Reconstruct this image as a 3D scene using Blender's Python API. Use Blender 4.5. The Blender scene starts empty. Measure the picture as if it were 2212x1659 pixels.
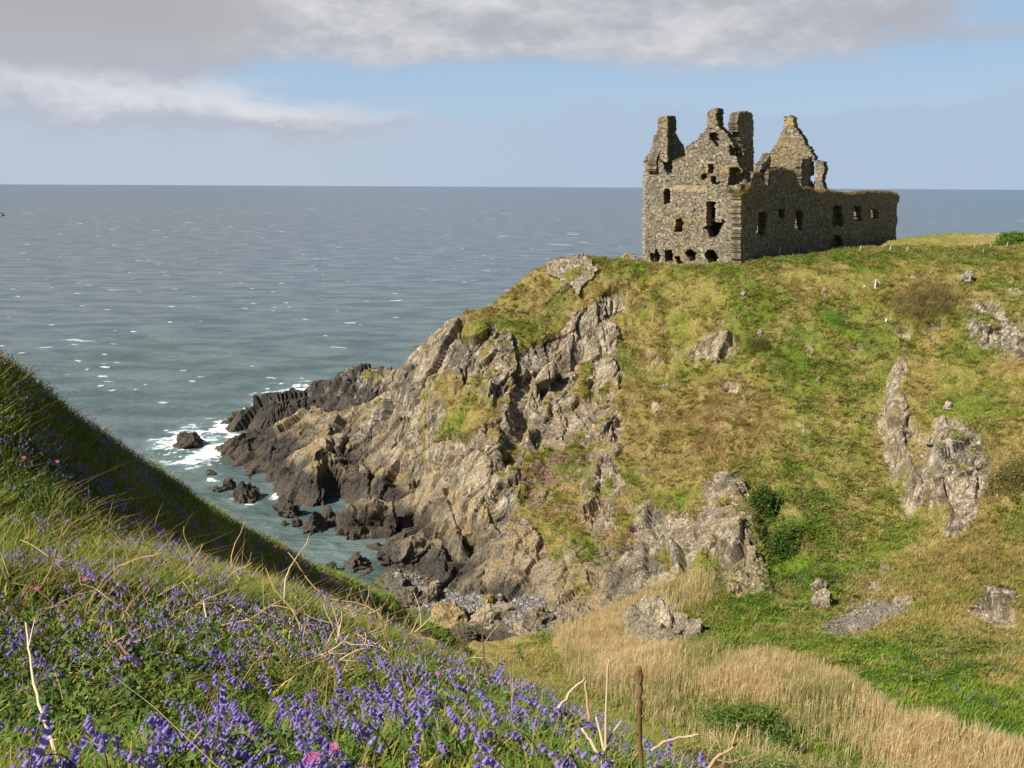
import bpy, math, random
import numpy as np
random.seed(7)
rng = np.random.default_rng(11)
scene = bpy.context.scene
COL = scene.collection
R = math.radians

# ------------------------------------------------------------------ camera
CAM = np.array([0.0, 0.0, 38.0])
FPX, CX, CY = 1916.0, 1106.0, 829.5          # focal length and centre, in pixels of a 2212 px wide view
PITCH, ROLL = R(12.6), 0.0054
_f = np.array([0, math.cos(PITCH), -math.sin(PITCH)])
_u = np.array([0, math.sin(PITCH), math.cos(PITCH)])
_r = np.array([1.0, 0, 0])
_cr = _r * math.cos(ROLL) + _u * math.sin(ROLL)
_cu = _u * math.cos(ROLL) - _r * math.sin(ROLL)

def ray(px, py):
    px = np.asarray(px, float); py = np.asarray(py, float)
    a = ((px - CX) / FPX)[..., None]; b = ((CY - py) / FPX)[..., None]
    return _f + a * _cr + b * _cu

def at(px, py, D):
    """world point on the sight line of a view pixel at forward distance D"""
    d = ray(px, py)
    return CAM + d * (D / d[..., 1])[..., None] if d.ndim > 1 else CAM + d * (D / d[1])

def at_z(px, py, z):
    d = ray(px, py)
    return CAM + d * ((z - CAM[2]) / d[2])

def project(P):
    q = np.asarray(P) - CAM
    w = q @ _f
    return CX + FPX * (q @ _cr) / w, CY - FPX * (q @ _cu) / w, w

cam_d = bpy.data.cameras.new('camera')
cam = bpy.data.objects.new('camera', cam_d); COL.objects.link(cam)
cam_d.sensor_width = 36; cam_d.lens = 36 * FPX / 2212
cam_d.clip_start = 0.05; cam_d.clip_end = 60000
from mathutils import Matrix, Vector
M = Matrix(((_cr[0], _cu[0], -_f[0], CAM[0]), (_cr[1], _cu[1], -_f[1], CAM[1]), (_cr[2], _cu[2], -_f[2], CAM[2]), (0, 0, 0, 1)))
cam.matrix_world = M
scene.camera = cam

# ------------------------------------------------------------------ numeric noise
def _h(ix, iy, iz, seed):
    h = (ix.astype(np.int64) * 374761393 + iy.astype(np.int64) * 668265263 + iz.astype(np.int64) * 1440662683 + seed * 974634711) & 0xFFFFFFFF
    h = ((h ^ (h >> 13)) * 1274126177) & 0xFFFFFFFF
    h = ((h ^ (h >> 15)) * 2246822519) & 0xFFFFFFFF
    return h ^ (h >> 16)

def vnoise(P, scale=1.0, seed=0):
    Q = np.asarray(P, float) / scale
    I = np.floor(Q).astype(np.int64); F = Q - I
    F = F * F * (3 - 2 * F)
    out = np.zeros(len(Q))
    for dx in (0, 1):
        wx = F[:, 0] if dx else 1 - F[:, 0]
        for dy in (0, 1):
            wy = F[:, 1] if dy else 1 - F[:, 1]
            for dz in (0, 1):
                wz = F[:, 2] if dz else 1 - F[:, 2]
                out += wx * wy * wz * (_h(I[:, 0] + dx, I[:, 1] + dy, I[:, 2] + dz, seed) / 4294967295.0)
    return out

def fbm(P, scale=1.0, octaves=4, seed=0, gain=0.5):
    a, s, t, out = 1.0, scale, 0.0, 0
    for o in range(octaves):
        out = out + a * vnoise(P, s, seed + 17 * o); t += a; a *= gain; s *= 0.5
    return out / t          # 0..1

def voro(P, scale, seed=0, stretch=None):
    """nearest-cell facets: returns (plane offset, edge distance, cell random)"""
    Q = np.asarray(P, float)
    if stretch is not None: Q = Q @ stretch
    Q = Q / scale
    I = np.floor(Q).astype(np.int64)
    n = len(Q)
    f1 = np.full(n, 9e9); f2 = np.full(n, 9e9); hid = np.zeros(n, np.int64); dif = np.zeros((n, 3))
    for dx in (-1, 0, 1):
        for dy in (-1, 0, 1):
            for dz in (-1, 0, 1):
                cx, cy, cz = I[:, 0] + dx, I[:, 1] + dy, I[:, 2] + dz
                h = _h(cx, cy, cz, seed)
                fx = cx + (h & 1023) / 1023.0; fy = cy + ((h >> 10) & 1023) / 1023.0; fz = cz + ((h >> 20) & 1023) / 1023.0
                ex, ey, ez = Q[:, 0] - fx, Q[:, 1] - fy, Q[:, 2] - fz
                d = ex * ex + ey * ey + ez * ez
                m = d < f1
                f2 = np.where(m, f1, np.minimum(f2, d)); f1 = np.where(m, d, f1)
                hid = np.where(m, h, hid)
                dif[m] = np.stack([ex[m], ey[m], ez[m]], 1)
    k = _h(hid, hid >> 7, hid >> 3, seed + 5)
    g = np.stack([(k & 1023) / 511.5 - 1, ((k >> 10) & 1023) / 511.5 - 1, ((k >> 20) & 1023) / 511.5 - 1], 1)
    r = ((k >> 5) & 1023) / 1023.0
    return (r - 0.5) + (g * dif).sum(1), np.sqrt(f2) - np.sqrt(f1), r

def sstep(a, b, x):
    t = np.clip((x - a) / (b - a), 0, 1)
    return t * t * (3 - 2 * t)

def lerp(a, b, t):
    t = np.asarray(t)
    return np.asarray(a) * (1 - t)[:, None] + np.asarray(b) * t[:, None]

def in_poly(x, y, poly):
    """even-odd point in polygon"""
    x = np.asarray(x); y = np.asarray(y)
    inside = np.zeros(x.shape, bool)
    n = len(poly)
    for i in range(n):
        x0, y0 = poly[i]; x1, y1 = poly[(i + 1) % n]
        if y0 == y1: continue
        c = ((y0 > y) != (y1 > y)) & (x < (x1 - x0) * (y - y0) / (y1 - y0) + x0)
        inside ^= c
    return inside

def seg_dist(x, y, line):
    """distance to a polyline, signed side (left +) and parameter along it"""
    best = np.full(np.shape(x), 1e9); side = np.zeros(np.shape(x)); par = np.zeros(np.shape(x))
    n = len(line) - 1
    for i in range(n):
        ax, ay = line[i]; bx, by = line[i + 1]
        dx, dy = bx - ax, by - ay
        L2 = dx * dx + dy * dy + 1e-12
        t = np.clip(((x - ax) * dx + (y - ay) * dy) / L2, 0, 1)
        ex, ey = x - (ax + t * dx), y - (ay + t * dy)
        d = np.hypot(ex, ey)
        m = d < best
        best = np.where(m, d, best)
        side = np.where(m, np.sign(dx * ey - dy * ex), side)
        par = np.where(m, (i + t) / n, par)
    return best, side, par

# ------------------------------------------------------------------ mesh helpers
def mesh_np(name, V, F, mat=None, smooth=False, attrs=None, parent=None, fmat=None, mats=None):
    """one mesh object from numpy arrays; F is (n,3)/(n,4) or a list of those"""
    V = np.ascontiguousarray(V, np.float32)
    Fs = [np.asarray(f, np.int32) for f in (F if isinstance(F, (list, tuple)) else [F])]
    Fs = [f for f in Fs if len(f)]
    me = bpy.data.meshes.new(name)
    me.vertices.add(len(V)); me.vertices.foreach_set('co', V.ravel())
    loops = np.concatenate([f.ravel() for f in Fs]); tot = np.concatenate([np.full(len(f), f.shape[1], np.int32) for f in Fs])
    start = np.concatenate([[0], np.cumsum(tot)[:-1]]).astype(np.int32)
    me.loops.add(len(loops)); me.loops.foreach_set('vertex_index', loops)
    me.polygons.add(len(tot)); me.polygons.foreach_set('loop_start', start); me.polygons.foreach_set('loop_total', tot)
    if mat: me.materials.append(mat)
    for m in (mats or []): me.materials.append(m)
    if fmat is not None: me.polygons.foreach_set('material_index', np.asarray(fmat, np.int32))
    me.polygons.foreach_set('use_smooth', np.full(len(tot), smooth))
    for k, a in (attrs or {}).items():
        a = np.asarray(a, np.float32)
        if a.ndim == 2:
            at_ = me.attributes.new(k, 'FLOAT_COLOR', 'POINT')
            if a.shape[1] == 3: a = np.concatenate([a, np.ones((len(a), 1), np.float32)], 1)
            at_.data.foreach_set('color', np.ascontiguousarray(a).ravel())
        else:
            at_ = me.attributes.new(k, 'FLOAT', 'POINT'); at_.data.foreach_set('value', np.ascontiguousarray(a))
    me.update(calc_edges=True); me.validate()
    o = bpy.data.objects.new(name, me); COL.objects.link(o)
    if parent: o.parent = parent
    return o

def tag(o, label=None, cat=None, group=None, kind=None):
    if label: o['label'] = label
    if cat: o['category'] = cat
    if group: o['group'] = group
    if kind: o['kind'] = kind
    return o

def empty(name, loc, rz=0.0):
    o = bpy.data.objects.new(name, None); COL.objects.link(o)
    o.location = loc; o.rotation_euler = (0, 0, rz); o.empty_display_size = 0.2
    return o

# ------------------------------------------------------------------ node helpers
class NT:
    def __init__(s, mat): s.t = mat.node_tree; s.n = s.t.nodes; s.l = s.t.links
    def __call__(s, typ, ins=None, **props):
        n = s.n.new(typ)
        for k, v in props.items(): setattr(n, k, v)
        for k, v in (ins or {}).items():
            sock = n.inputs[k]
            if isinstance(v, bpy.types.NodeSocket): s.l.new(v, sock)
            else: sock.default_value = v
        return n
    def math(s, op, a, b=0.0, c=0.0, clamp=False):
        n = s.n.new('ShaderNodeMath'); n.operation = op; n.use_clamp = clamp
        for i, v in enumerate((a, b, c)):
            if isinstance(v, bpy.types.NodeSocket): s.l.new(v, n.inputs[i])
            else: n.inputs[i].default_value = v
        return n.outputs[0]
    def mix(s, fac, a, b, blend='MIX'):
        n = s.n.new('ShaderNodeMix'); n.data_type = 'RGBA'; n.blend_type = blend
        for k, v in ((0, fac), (6, a), (7, b)):
            if isinstance(v, bpy.types.NodeSocket): s.l.new(v, n.inputs[k])
            elif k: n.inputs[k].default_value = (*v, 1) if len(v) == 3 else v
            else: n.inputs[k].default_value = v
        return n.outputs[2]
    def ramp(s, fac, stops, interp='LINEAR'):
        n = s.n.new('ShaderNodeValToRGB'); cr = n.color_ramp; cr.interpolation = interp
        while len(cr.elements) < len(stops): cr.elements.new(0.5)
        for e, (p, c) in zip(cr.elements, stops):
            e.position = p; e.color = (*c, 1) if hasattr(c, '__len__') else (c, c, c, 1)
        s.l.new(fac, n.inputs[0])
        return n.outputs[0]
    def smooth(s, x, a, b):
        n = s.n.new('ShaderNodeMapRange'); n.interpolation_type = 'SMOOTHSTEP'
        s.l.new(x, n.inputs[0]); n.inputs[1].default_value = a; n.inputs[2].default_value = b
        return n.outputs[0]

def new_mat(name):
    m = bpy.data.materials.new(name); m.use_nodes = True
    m.node_tree.nodes.clear()
    return m, NT(m)

def plain(name, col, rough=0.7, var=0.25, scale=12.0, trans=0.0, bump=0.0):
    """a plain procedural surface: colour broken up by noise, varied from object to object"""
    m, N = new_mat(name)
    tc = N('ShaderNodeTexCoord')
    nz = N('ShaderNodeTexNoise', {'Vector': tc.outputs['Object'], 'Scale': scale, 'Detail': 5.0})
    oi = N('ShaderNodeObjectInfo')
    f = N.math('ADD', N.math('MULTIPLY', nz.outputs[0], 0.6), N.math('MULTIPLY', oi.outputs['Random'], 0.4))
    c = N.mix(f, tuple(x * (1 - var) for x in col), tuple(min(1, x * (1 + var)) for x in col))
    b = N('ShaderNodeBsdfPrincipled', {'Base Color': c, 'Roughness': rough})
    b.inputs['Specular IOR Level'].default_value = 0.25
    if bump:
        bp = N('ShaderNodeBump', {'Height': nz.outputs[0], 'Strength': bump, 'Distance': 0.05}); N.l.new(bp.outputs[0], b.inputs['Normal'])
    out = N('ShaderNodeOutputMaterial')
    if trans:
        t = N('ShaderNodeBsdfTranslucent', {'Color': c}); mx = N('ShaderNodeMixShader', {0: trans, 1: b.outputs[0], 2: t.outputs[0]})
        N.l.new(mx.outputs[0], out.inputs[0])
    else: N.l.new(b.outputs[0], out.inputs[0])
    return m

def attr_mat(name, attr='col', rough=0.8, trans=0.0, noise=0.0, scale=8.0, spec=0.2, gain=1.0):
    m, N = new_mat(name)
    a = N('ShaderNodeAttribute', attribute_name=attr)
    c = a.outputs['Color']
    if noise:
        g = N('ShaderNodeNewGeometry')
        nz = N('ShaderNodeTexNoise', {'Vector': g.outputs['Position'], 'Scale': scale, 'Detail': 4.0})
        c = N.mix(1.0, c, N.ramp(nz.outputs[0], [(0.2, 1 - noise), (0.8, 1 + noise)]), 'MULTIPLY')
    b = N('ShaderNodeBsdfPrincipled', {'Base Color': c, 'Roughness': rough}); b.inputs['Specular IOR Level'].default_value = spec
    out = N('ShaderNodeOutputMaterial')
    if trans:
        t = N('ShaderNodeBsdfTranslucent', {'Color': c}); mx = N('ShaderNodeMixShader', {0: trans, 1: b.outputs[0], 2: t.outputs[0]})
        N.l.new(mx.outputs[0], out.inputs[0])
    else: N.l.new(b.outputs[0], out.inputs[0])
    return m
# ------------------------------------------------------------------ lie of the land
P_ = []      # control points (x, y, z)
def p(px, py, D): P_.append(at(px, py, D))
def z(px, py, zz): P_.append(at_z(px, py, zz))
def w(x, y, zz): P_.append(np.array([x, y, zz], float))
# headland, one column of sight lines after another (view x, then (view y, distance))
for px, col in {
    2500: [(500, 116), (560, 106), (640, 94), (760, 84), (900, 73), (1050, 65), (1200, 58), (1350, 49), (1500, 41), (1650, 33)],
    2200: [(522, 118), (560, 107), (600, 99), (700, 91), (800, 84), (900, 78), (1000, 73), (1100, 67), (1200, 61), (1300, 55), (1400, 48), (1500, 42), (1600, 37)],
    2000: [(534, 118), (560, 109), (600, 102), (700, 95), (800, 88), (900, 83), (1000, 78), (1100, 72), (1200, 65), (1300, 58), (1400, 50), (1500, 44), (1600, 38)],
    1800: [(545, 116), (600, 104), (700, 98), (800, 92), (900, 86), (1000, 80), (1100, 74), (1200, 68), (1300, 61), (1400, 52), (1500, 45), (1600, 38.5)],
    1600: [(583, 108), (610, 105), (700, 100), (800, 94), (900, 87), (1000, 79), (1035, 75), (1110, 69.5), (1200, 66), (1296, 62.5), (1400, 53), (1500, 45), (1600, 38)],
    1500: [(602, 110.2), (700, 103), (800, 97), (900, 90), (1000, 83), (1080, 77), (1150, 72), (1230, 68), (1290, 64)],
    1400: [(606, 112), (700, 107), (800, 100), (900, 93), (1000, 86), (1100, 79), (1200, 72), (1285, 67), (1340, 63.5), (1420, 56)],
    1300: [(620, 112), (700, 107), (800, 101), (900, 94), (1000, 87), (1100, 81), (1200, 75), (1300, 69), (1350, 65)],
    1200: [(590, 115), (650, 111), (750, 106), (850, 99), (950, 93), (1050, 86), (1150, 79), (1250, 73), (1330, 68.5)],
    1100: [(632, 113), (700, 108), (800, 101), (900, 94), (1000, 88), (1100, 82), (1200, 77.5), (1285, 74)],
    1000: [(674, 111.5), (750, 105.5), (850, 99), (950, 92.5), (1050, 87), (1150, 83), (1240, 79)],
    930: [(708, 112), (800, 106.5), (900, 101), (1000, 95.5), (1080, 91), (1150, 86.5)],
    873: [(770, 113), (850, 111), (940, 105), (1000, 101), (1060, 97), (1130, 93)],
    810: [(858, 117), (900, 113), (960, 108), (1020, 103), (1080, 99.5)],
    760: [(880, 118), (930, 112), (1000, 106), (1060, 102)],
}.items():
    for py, D in col: p(px, py, D)
p(1440, 582, 114.5); p(1246, 633, 111.4); p(1215, 612, 111.9); p(1280, 612, 111.9); p(1240, 590, 112.6); p(868, 800, 112.4); p(900, 790, 108.5); p(1260, 555, 116); p(1345, 562, 119); p(1180, 575, 115); p(1150, 592, 113.5); p(1050, 668, 112); p(890, 742, 113.5)
# low rocks running out to sea
for a in [(674, 879, 124), (586, 870, 134), (520, 892, 137), (542, 932, 126), (564, 952, 118), (630, 945, 117), (691, 967, 107.5), (685, 978, 104.5),
          (630, 1000, 107.5), (498, 958, 123), (518, 965, 121), (640, 905, 122),
          (766, 787, 138), (735, 806, 141), (704, 824, 145), (674, 842, 150), (849, 803, 130), (750, 871, 131), (690, 876, 136), (800, 845, 129)]: p(*a)
for a in [(690, 1099, -.2), (603, 1074, -.3), (553, 1048, -.2), (504, 1035, -.2), (453, 995, -.2), (471, 901, -.1), (487, 925, -.2), (520, 942, -.2), (640, 868, -.1),
          (738, 1117, -.8), (751, 1088, .2), (850, 1168, -.1), (811, 1190, .1), (790, 1240, .1), (860, 1275, .4), (960, 1302, .9), (1060, 1310, 1.4), (1150, 1325, 2.2), (1240, 1345, 3.2), (1300, 1375, 4.4),
          (640, 1130, -1.6), (700, 1165, -1.6), (760, 1180, -1.2), (660, 1200, -1.8), (560, 1090, -1.8), (480, 1050, -2), (420, 1000, -2.2), (400, 900, -2.5), (520, 850, -2.5), (590, 835, -2.5), (760, 1225, -.9), (720, 1215, -1.4)]: z(*a)
w(-28, 126.5, 3.0); w(-20, 126.5, 4.2); w(-36, 131, 1.2)
# far side of the headland and sea bed behind
for a in [(15, 128, 17), (2, 124, 12), (-10, 123, 6), (30, 134, 18), (0, 140, -3), (20, 146, -3), (35, 150, 4), (48, 163, 8), (-20, 165, -4), (-45, 165, -4), (-60, 145, -4), (-70, 120, -4), (-60, 95, -4),
          (28, 122, 27.3), (36, 120, 27.6), (45, 135, 27.5), (58, 148, 27.8), (70, 160, 27.5), (82, 158, 27.5), (90, 140, 29), (110, 140, 30), (60, 125, 28.4), (75, 170, 20), (100, 172, 18), (60, 172, 4), (130, 185, -3), (90, 195, -4), (50, 190, -4), (10, 190, -5), (135, 130, 30), (140, 90, 27)]: w(*a)
# near bank under the camera, its seaward shoulder and the drop into the gully
for a in [(0, 0, 36.4), (0, -4, 36.9), (-6, -4, 38), (6, -4, 34.2), (-7, 1.5, 37.3), (2.6, .8, 35.2), (1.0, 1.2, 36.2), (.8, 2.2, 35.95), (.95, 2.9, 35.3), (1.6, 2.9, 34.5), (1.05, 3.6, 34.85), (-3, 1.5, 36.5)]: w(*a)
for a in [(1106, 1700, 2.2), (700, 1700, 2.2), (250, 1700, 2.2), (200, 1330, 4.6), (500, 1345, 4.8), (800, 1385, 4.8), (1000, 1440, 4.5), (1200, 1500, 4.0), (1350, 1590, 3.5), (1450, 1710, 2.9),
          (600, 1490, 3.5), (200, 1490, 3.4), (1000, 1590, 2.9), (-200, 1250, 4.6), (-200, 1490, 3.2),
          (500, 1255, 8), (300, 1205, 8.5), (100, 1110, 8.7), (0, 1010, 9), (0, 905, 10), (0, 785, 11.2), (-150, 690, 11), (-200, 900, 9), (130, 862, 12.4), (250, 943, 14), (350, 1012, 16.5), (450, 1082, 19.5), (560, 1150, 23.5), (650, 1208, 28), (705, 1240, 31.5),
          (850, 1298, 38), (930, 1348, 43), (300, 1090, 11.5), (450, 1165, 14.5), (600, 1240, 18.5), (780, 1275, 33), (860, 1335, 34), (760, 1330, 26)]:
    p(*a)
    P_[-1][2] -= .15 if a[2] < 3.2 else .36 if a[2] < 6 else .06 if a[2] < 8.9 else .22 if a[2] < 20 else .1
for a in [(-12, 15, 31), (-17, 22, 25), (-16, 30, 19), (-14, 38, 13), (-9, 45, 9), (-11, 56, 1.5), (-22, 45, 4), (-30, 38, 2), (-35, 60, -2), (-22, 60, -1.5), (-14, 66, -1.2), (-25, 15, 26), (-32, 22, 14),
          (1.3, 4.3, 34.4), (2.6, 5.0, 33.0), (5, 8, 30.7), (0, 8, 33.0), (0, 12, 30.3), (0, 20, 25.4), (-1, 30, 19.6), (-3, 38, 15.0), (2, 42, 11.0), (-2, 48, 8.5), (-5, 56, 4.0), (-6, 66, 1.0), (3, 56, 5.8),
          (8, 10, 30.2), (12, 20, 21.0), (9, 30, 16.3), (16, 28, 15.0), (20, 33, 13.0), (25, 20, 17.5), (28, 31, 13.2), (40, 25, 16), (40, 36, 13.5), (6, 4, 31.5), (15, 5, 27), (25, 5, 24), (-40, 5, 20), (-45, 20, 4)]: w(*a)
P_ = np.array(P_)
_c = 0.7
def _rbf_fit(P):
    d = np.sqrt(((P[:, None, :2] - P[None, :, :2]) ** 2).sum(-1) + _c * _c)
    n = len(P); A = np.zeros((n + 3, n + 3)); A[:n, :n] = d + 0.02 * np.eye(n)*0
    A[:n, n] = 1; A[:n, n + 1:] = P[:, :2]; A[n, :n] = 1; A[n + 1:, :n] = P[:, :2].T
    return np.linalg.solve(A, np.concatenate([P[:, 2], np.zeros(3)]))
_wt = _rbf_fit(P_)
def H0(x, y):
    x = np.asarray(x, float); y = np.asarray(y, float); sh = x.shape
    x = x.ravel(); y = y.ravel(); out = np.empty(len(x)); n = len(P_)
    for i in range(0, len(x), 40000):
        a = x[i:i + 40000]; b = y[i:i + 40000]
        d = np.sqrt((a[:, None] - P_[:, 0]) ** 2 + (b[:, None] - P_[:, 1]) ** 2 + _c * _c)
        out[i:i + 40000] = d @ _wt[:n] + _wt[n] + a * _wt[n + 1] + b * _wt[n + 2]
    return out.reshape(sh)

def hit(px, py, H=None, t0=3.0, t1=170.0):
    """first meeting of sight lines with the ground -> world points"""
    H = H or H0
    px = np.atleast_1d(np.asarray(px, float)); py = np.atleast_1d(np.asarray(py, float))
    d = ray(px, py); d = d / d[:, 1:2]
    Y = np.geomspace(t0, t1, 420)
    X = CAM[0] + d[:, 0:1] * Y; Z = CAM[2] + d[:, 2:3] * Y
    g = Z - H(X, np.broadcast_to(Y, X.shape))
    below = g < 0
    k = np.where(below.any(1), below.argmax(1), len(Y) - 1); k = np.maximum(k, 1)
    r = np.arange(len(px)); ga, gb = g[r, k - 1], g[r, k]
    t = np.where(ga > gb, ga / np.maximum(ga - gb, 1e-6), 1); t = np.clip(t, 0, 1)
    y = Y[k - 1] + (Y[k] - Y[k - 1]) * t
    return CAM + d * y[:, None]

def line_w(pts, t0=46.0):
    q = hit([a[0] for a in pts], [a[1] for a in pts], t0=t0)
    return [tuple(v[:2]) for v in q]

# clefts cut into the cliff: view polyline, half width, depth
CLEFTS = [([(1395, 596), (1340, 634), (1290, 682)], 2.0, 2.4), ([(1290, 690), (1248, 740), (1215, 800)], 1.7, 2.2), ([(1215, 800), (1160, 850), (1135, 900)], 1.6, 1.6),
          ([(1130, 810), (1128, 870), (1104, 950), (1085, 1005)], 1.5, 2.2), ([(885, 892), (862, 947)], 1.0, 2.2), ([(925, 935), (912, 985), (890, 1022), (838, 1072)], 1.7, 3.0),
          ([(712, 1000), (722, 1050), (730, 1092)], 1.7, 6.0), ([(718, 920), (716, 968)], .7, 2.0), ([(800, 1010), (803, 1064)], .6, 1.6), ([(872, 1138), (908, 1128)], 1.6, 3.0),
          ([(945, 1123), (975, 1196)], .6, 1.8), ([(1013, 1123), (1018, 1178)], .5, 1.6), ([(1625, 965), (1652, 1060), (1692, 1180), (1705, 1262)], 2.6, 2.2), ([(1536, 1184), (1556, 1188)], .8, 2.5),
          ([(1442, 640), (1440, 700), (1450, 785), (1500, 832)], .9, .5), ([(1355, 860), (1330, 960)], .8, 1.0), ([(1020, 780), (985, 850)], 1.2, 1.4), ([(1060, 1060), (1090, 1130)], .7, 1.2),
          ([(1050, 1240), (1062, 1275)], .8, 1.6), ([(1255, 700), (1262, 770)], .9, 1.8), ([(560, 1000), (555, 1040)], .9, 2.0), ([(545, 945), (560, 965)], .8, 1.2), ([(640, 1000), (615, 1050)], .7, .8),
          ([(820, 900), (790, 960)], .8, .9), ([(960, 1010), (985, 1080), (1000, 1130)], .8, 1.3), ([(1180, 1010), (1130, 1080), (1060, 1120)], 1.2, 1.0)]
# ground steps up on the +x side of the line: polyline, height, reach
STEPS = [([(1935, 790), (1917, 880), (1922, 990), (1948, 1080), (1985, 1125)], 3.0, 8.0), ([(2020, 940), (2000, 1040), (2040, 1165)], 1.7, 6.0), ([(1412, 860), (1404, 930), (1412, 1010)], .7, 3.0),
         ([(2070, 655), (2085, 700), (2110, 740)], 1.2, 5.0), ([(1925, 700), (1940, 760)], .9, 4.0)]
CLEFTS = [(line_w(a), b, c) for a, b, c in CLEFTS]
STEPS = [(line_w(a), b, c) for a, b, c in STEPS]
def H1(x, y):
    zz = H0(x, y); x = np.asarray(x, float); y = np.asarray(y, float)
    for ln, wd, dp in CLEFTS:
        xs = [q[0] for q in ln]; ys = [q[1] for q in ln]
        m = (x > min(xs) - wd) & (x < max(xs) + wd) & (y > min(ys) - wd) & (y < max(ys) + wd)
        if m.any():
            d, s, t = seg_dist(x[m], y[m], ln)
            zz[m] -= dp * (1 - sstep(0.15, 1.0, d / wd)) * (0.45 + 0.55 * np.sin(np.clip(t, .08, .92) * math.pi))
    for ln, hh, rc in STEPS:
        xs = [q[0] for q in ln]; ys = [q[1] for q in ln]
        m = (x > min(xs) - 2) & (x < max(xs) + 3 * rc) & (y > min(ys) - 4) & (y < max(ys) + 4)
        if m.any():
            d, s, t = seg_dist(x[m], y[m], ln); sd = d * np.where(s == 0, 1, s)
            zz[m] += hh * sstep(-.5, .5, sd) * np.exp(-np.maximum(sd, 0) / rc) * sstep(0, .12, t) * (1 - sstep(.85, 1, t)) 
    return zz

# ------------------------------------------------------------------ what covers it
ROCKS = [
    [(873, 785), (885, 742), (930, 706), (985, 676), (1000, 716), (1016, 727), (1050, 712), (1062, 676), (1078, 700), (1098, 718), (1124, 738), (1126, 750), (1095, 756), (1110, 850), (1070, 900),
     (1060, 930), (1075, 1000), (1130, 1015), (1100, 1100), (1130, 1115), (1180, 1165), (1195, 1225), (1250, 1228), (1300, 1205), (1290, 1150), (1320, 1140), (1330, 1190), (1352, 1190), (1360, 1130), (1400, 1105), (1440, 1090), (1476, 1100),
     (1513, 1130), (1530, 1150), (1550, 1180), (1490, 1190), (1480, 1240), (1440, 1280), (1380, 1300), (1310, 1310), (1260, 1340), (1150, 1362), (1000, 1400), (800, 1300), (600, 1180), (430, 1010), (440, 870), (600, 820), (700, 775), (860, 775)],
    [(1158, 736), (1227, 700), (1218, 683), (1262, 676), (1330, 690), (1345, 730), (1325, 760), (1338, 830), (1325, 890), (1345, 950), (1342, 1012), (1341, 1100), (1318, 1130), (1325, 1225), (1290, 1235), (1262, 1160), (1255, 1060), (1262, 1000), (1240, 940), (1165, 960), (1120, 1015), (1085, 1005), (1110, 940), (1165, 915), (1190, 880), (1165, 846)],
    [(1150, 683), (1185, 685), (1180, 704), (1155, 702)], [(1310, 640), (1365, 612), (1372, 625), (1330, 665), (1300, 680), (1285, 665)],
    [(1393, 905), (1408, 868), (1420, 880), (1408, 940), (1412, 1004), (1398, 1004)], [(1390, 1025), (1404, 1025), (1413, 1111), (1393, 1111)], [(1560, 810), (1580, 800), (1592, 845), (1575, 850)],
    [(1513, 1040), (1540, 1026), (1622, 1020), (1636, 1100), (1664, 1191), (1688, 1230), (1682, 1272), (1573, 1306), (1560, 1243), (1555, 1178), (1531, 1145), (1523, 1095)],
    [(1916, 830), (1930, 806), (1962, 828), (1958, 880), (1985, 960), (2003, 1040), (1992, 1112), (1962, 1108), (1930, 1020), (1912, 900)],
    [(1925, 705), (1955, 700), (1958, 765), (1928, 765)], [(2000, 940), (2030, 925), (2070, 960), (2095, 960), (2130, 1000), (2136, 1060), (2100, 1140), (2050, 1180), (2030, 1120), (2000, 1060)],
    [(2010, 690), (2040, 690), (2035, 730), (2015, 728)],
    [(2125, 1290), (2170, 1265), (2212, 1280), (2212, 1350), (2140, 1360), (2110, 1330)], [(1430, 745), (1420, 790), (1436, 800), (1440, 760)]]
TURF = [   # turf inside the rock
    [(1964, 845), (1975, 930), (2008, 1010), (2034, 925), (2005, 880)],
    [(900, 832), (972, 812), (1050, 822), (1062, 880), (1055, 930), (1000, 950), (960, 945), (930, 965), (900, 900)], [(1242, 785), (1275, 780), (1284, 868), (1250, 850)],
    [(1406, 1190), (1440, 1186), (1447, 1245), (1420, 1250)], [(1226, 1250), (1262, 1240), (1285, 1275), (1250, 1290)]]
GREEN = [  # fresh green growth: polygon, strength
    ([(1680, 700), (1760, 640), (1850, 640), (1925, 690), (1935, 790), (1905, 870), (1830, 860), (1750, 800), (1690, 760)], .75), ([(1620, 960), (1700, 960), (1790, 1000), (1850, 1130), (1960, 1120), (1980, 1170), (1860, 1230), (1740, 1270), (1690, 1240), (1640, 1100)], .85),
    ([(1560, 1310), (1700, 1250), (1790, 1260), (1800, 1400), (1560, 1400), (1500, 1350)], 1.0), ([(1435, 620), (1475, 630), (1455, 700), (1450, 770), (1500, 830), (1440, 800), (1432, 700)], .9), ([(1740, 535), (1960, 535), (1960, 560), (1740, 575), (1560, 590)], 1.0),
    ([(1960, 1360), (2212, 1380), (2212, 1659), (1950, 1520), (1700, 1440), (1560, 1410)], .7), ([(1380, 1300), (1500, 1340), (1480, 1400), (1300, 1380), (1200, 1370), (1160, 1350)], .5), ([(1560, 690), (1600, 660), (1650, 700), (1610, 800), (1570, 780)], .5),
    ([(2080, 610), (2212, 600), (2212, 660), (2100, 655)], .7), ([(1290, 555), (1380, 565), (1380, 585), (1310, 580)], .9), ([(1220, 1160), (1290, 1180), (1300, 1260), (1240, 1240)], .8), ([(1870, 880), (1910, 880), (1930, 1090), (1870, 1100)], .7), ([(1500, 540), (1600, 590), (1480, 600)], .5),
    ([(700, 1235), (850, 1288), (935, 1342), (935, 1400), (800, 1400), (650, 1280)], 1.0), ([(1980, 540), (2212, 515), (2212, 560), (2000, 570)], .6), ([(1200, 1375), (1400, 1330), (1560, 1330), (1900, 1500), (2212, 1640), (2212, 1800), (1450, 1800), (1250, 1480)], .8)]
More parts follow.
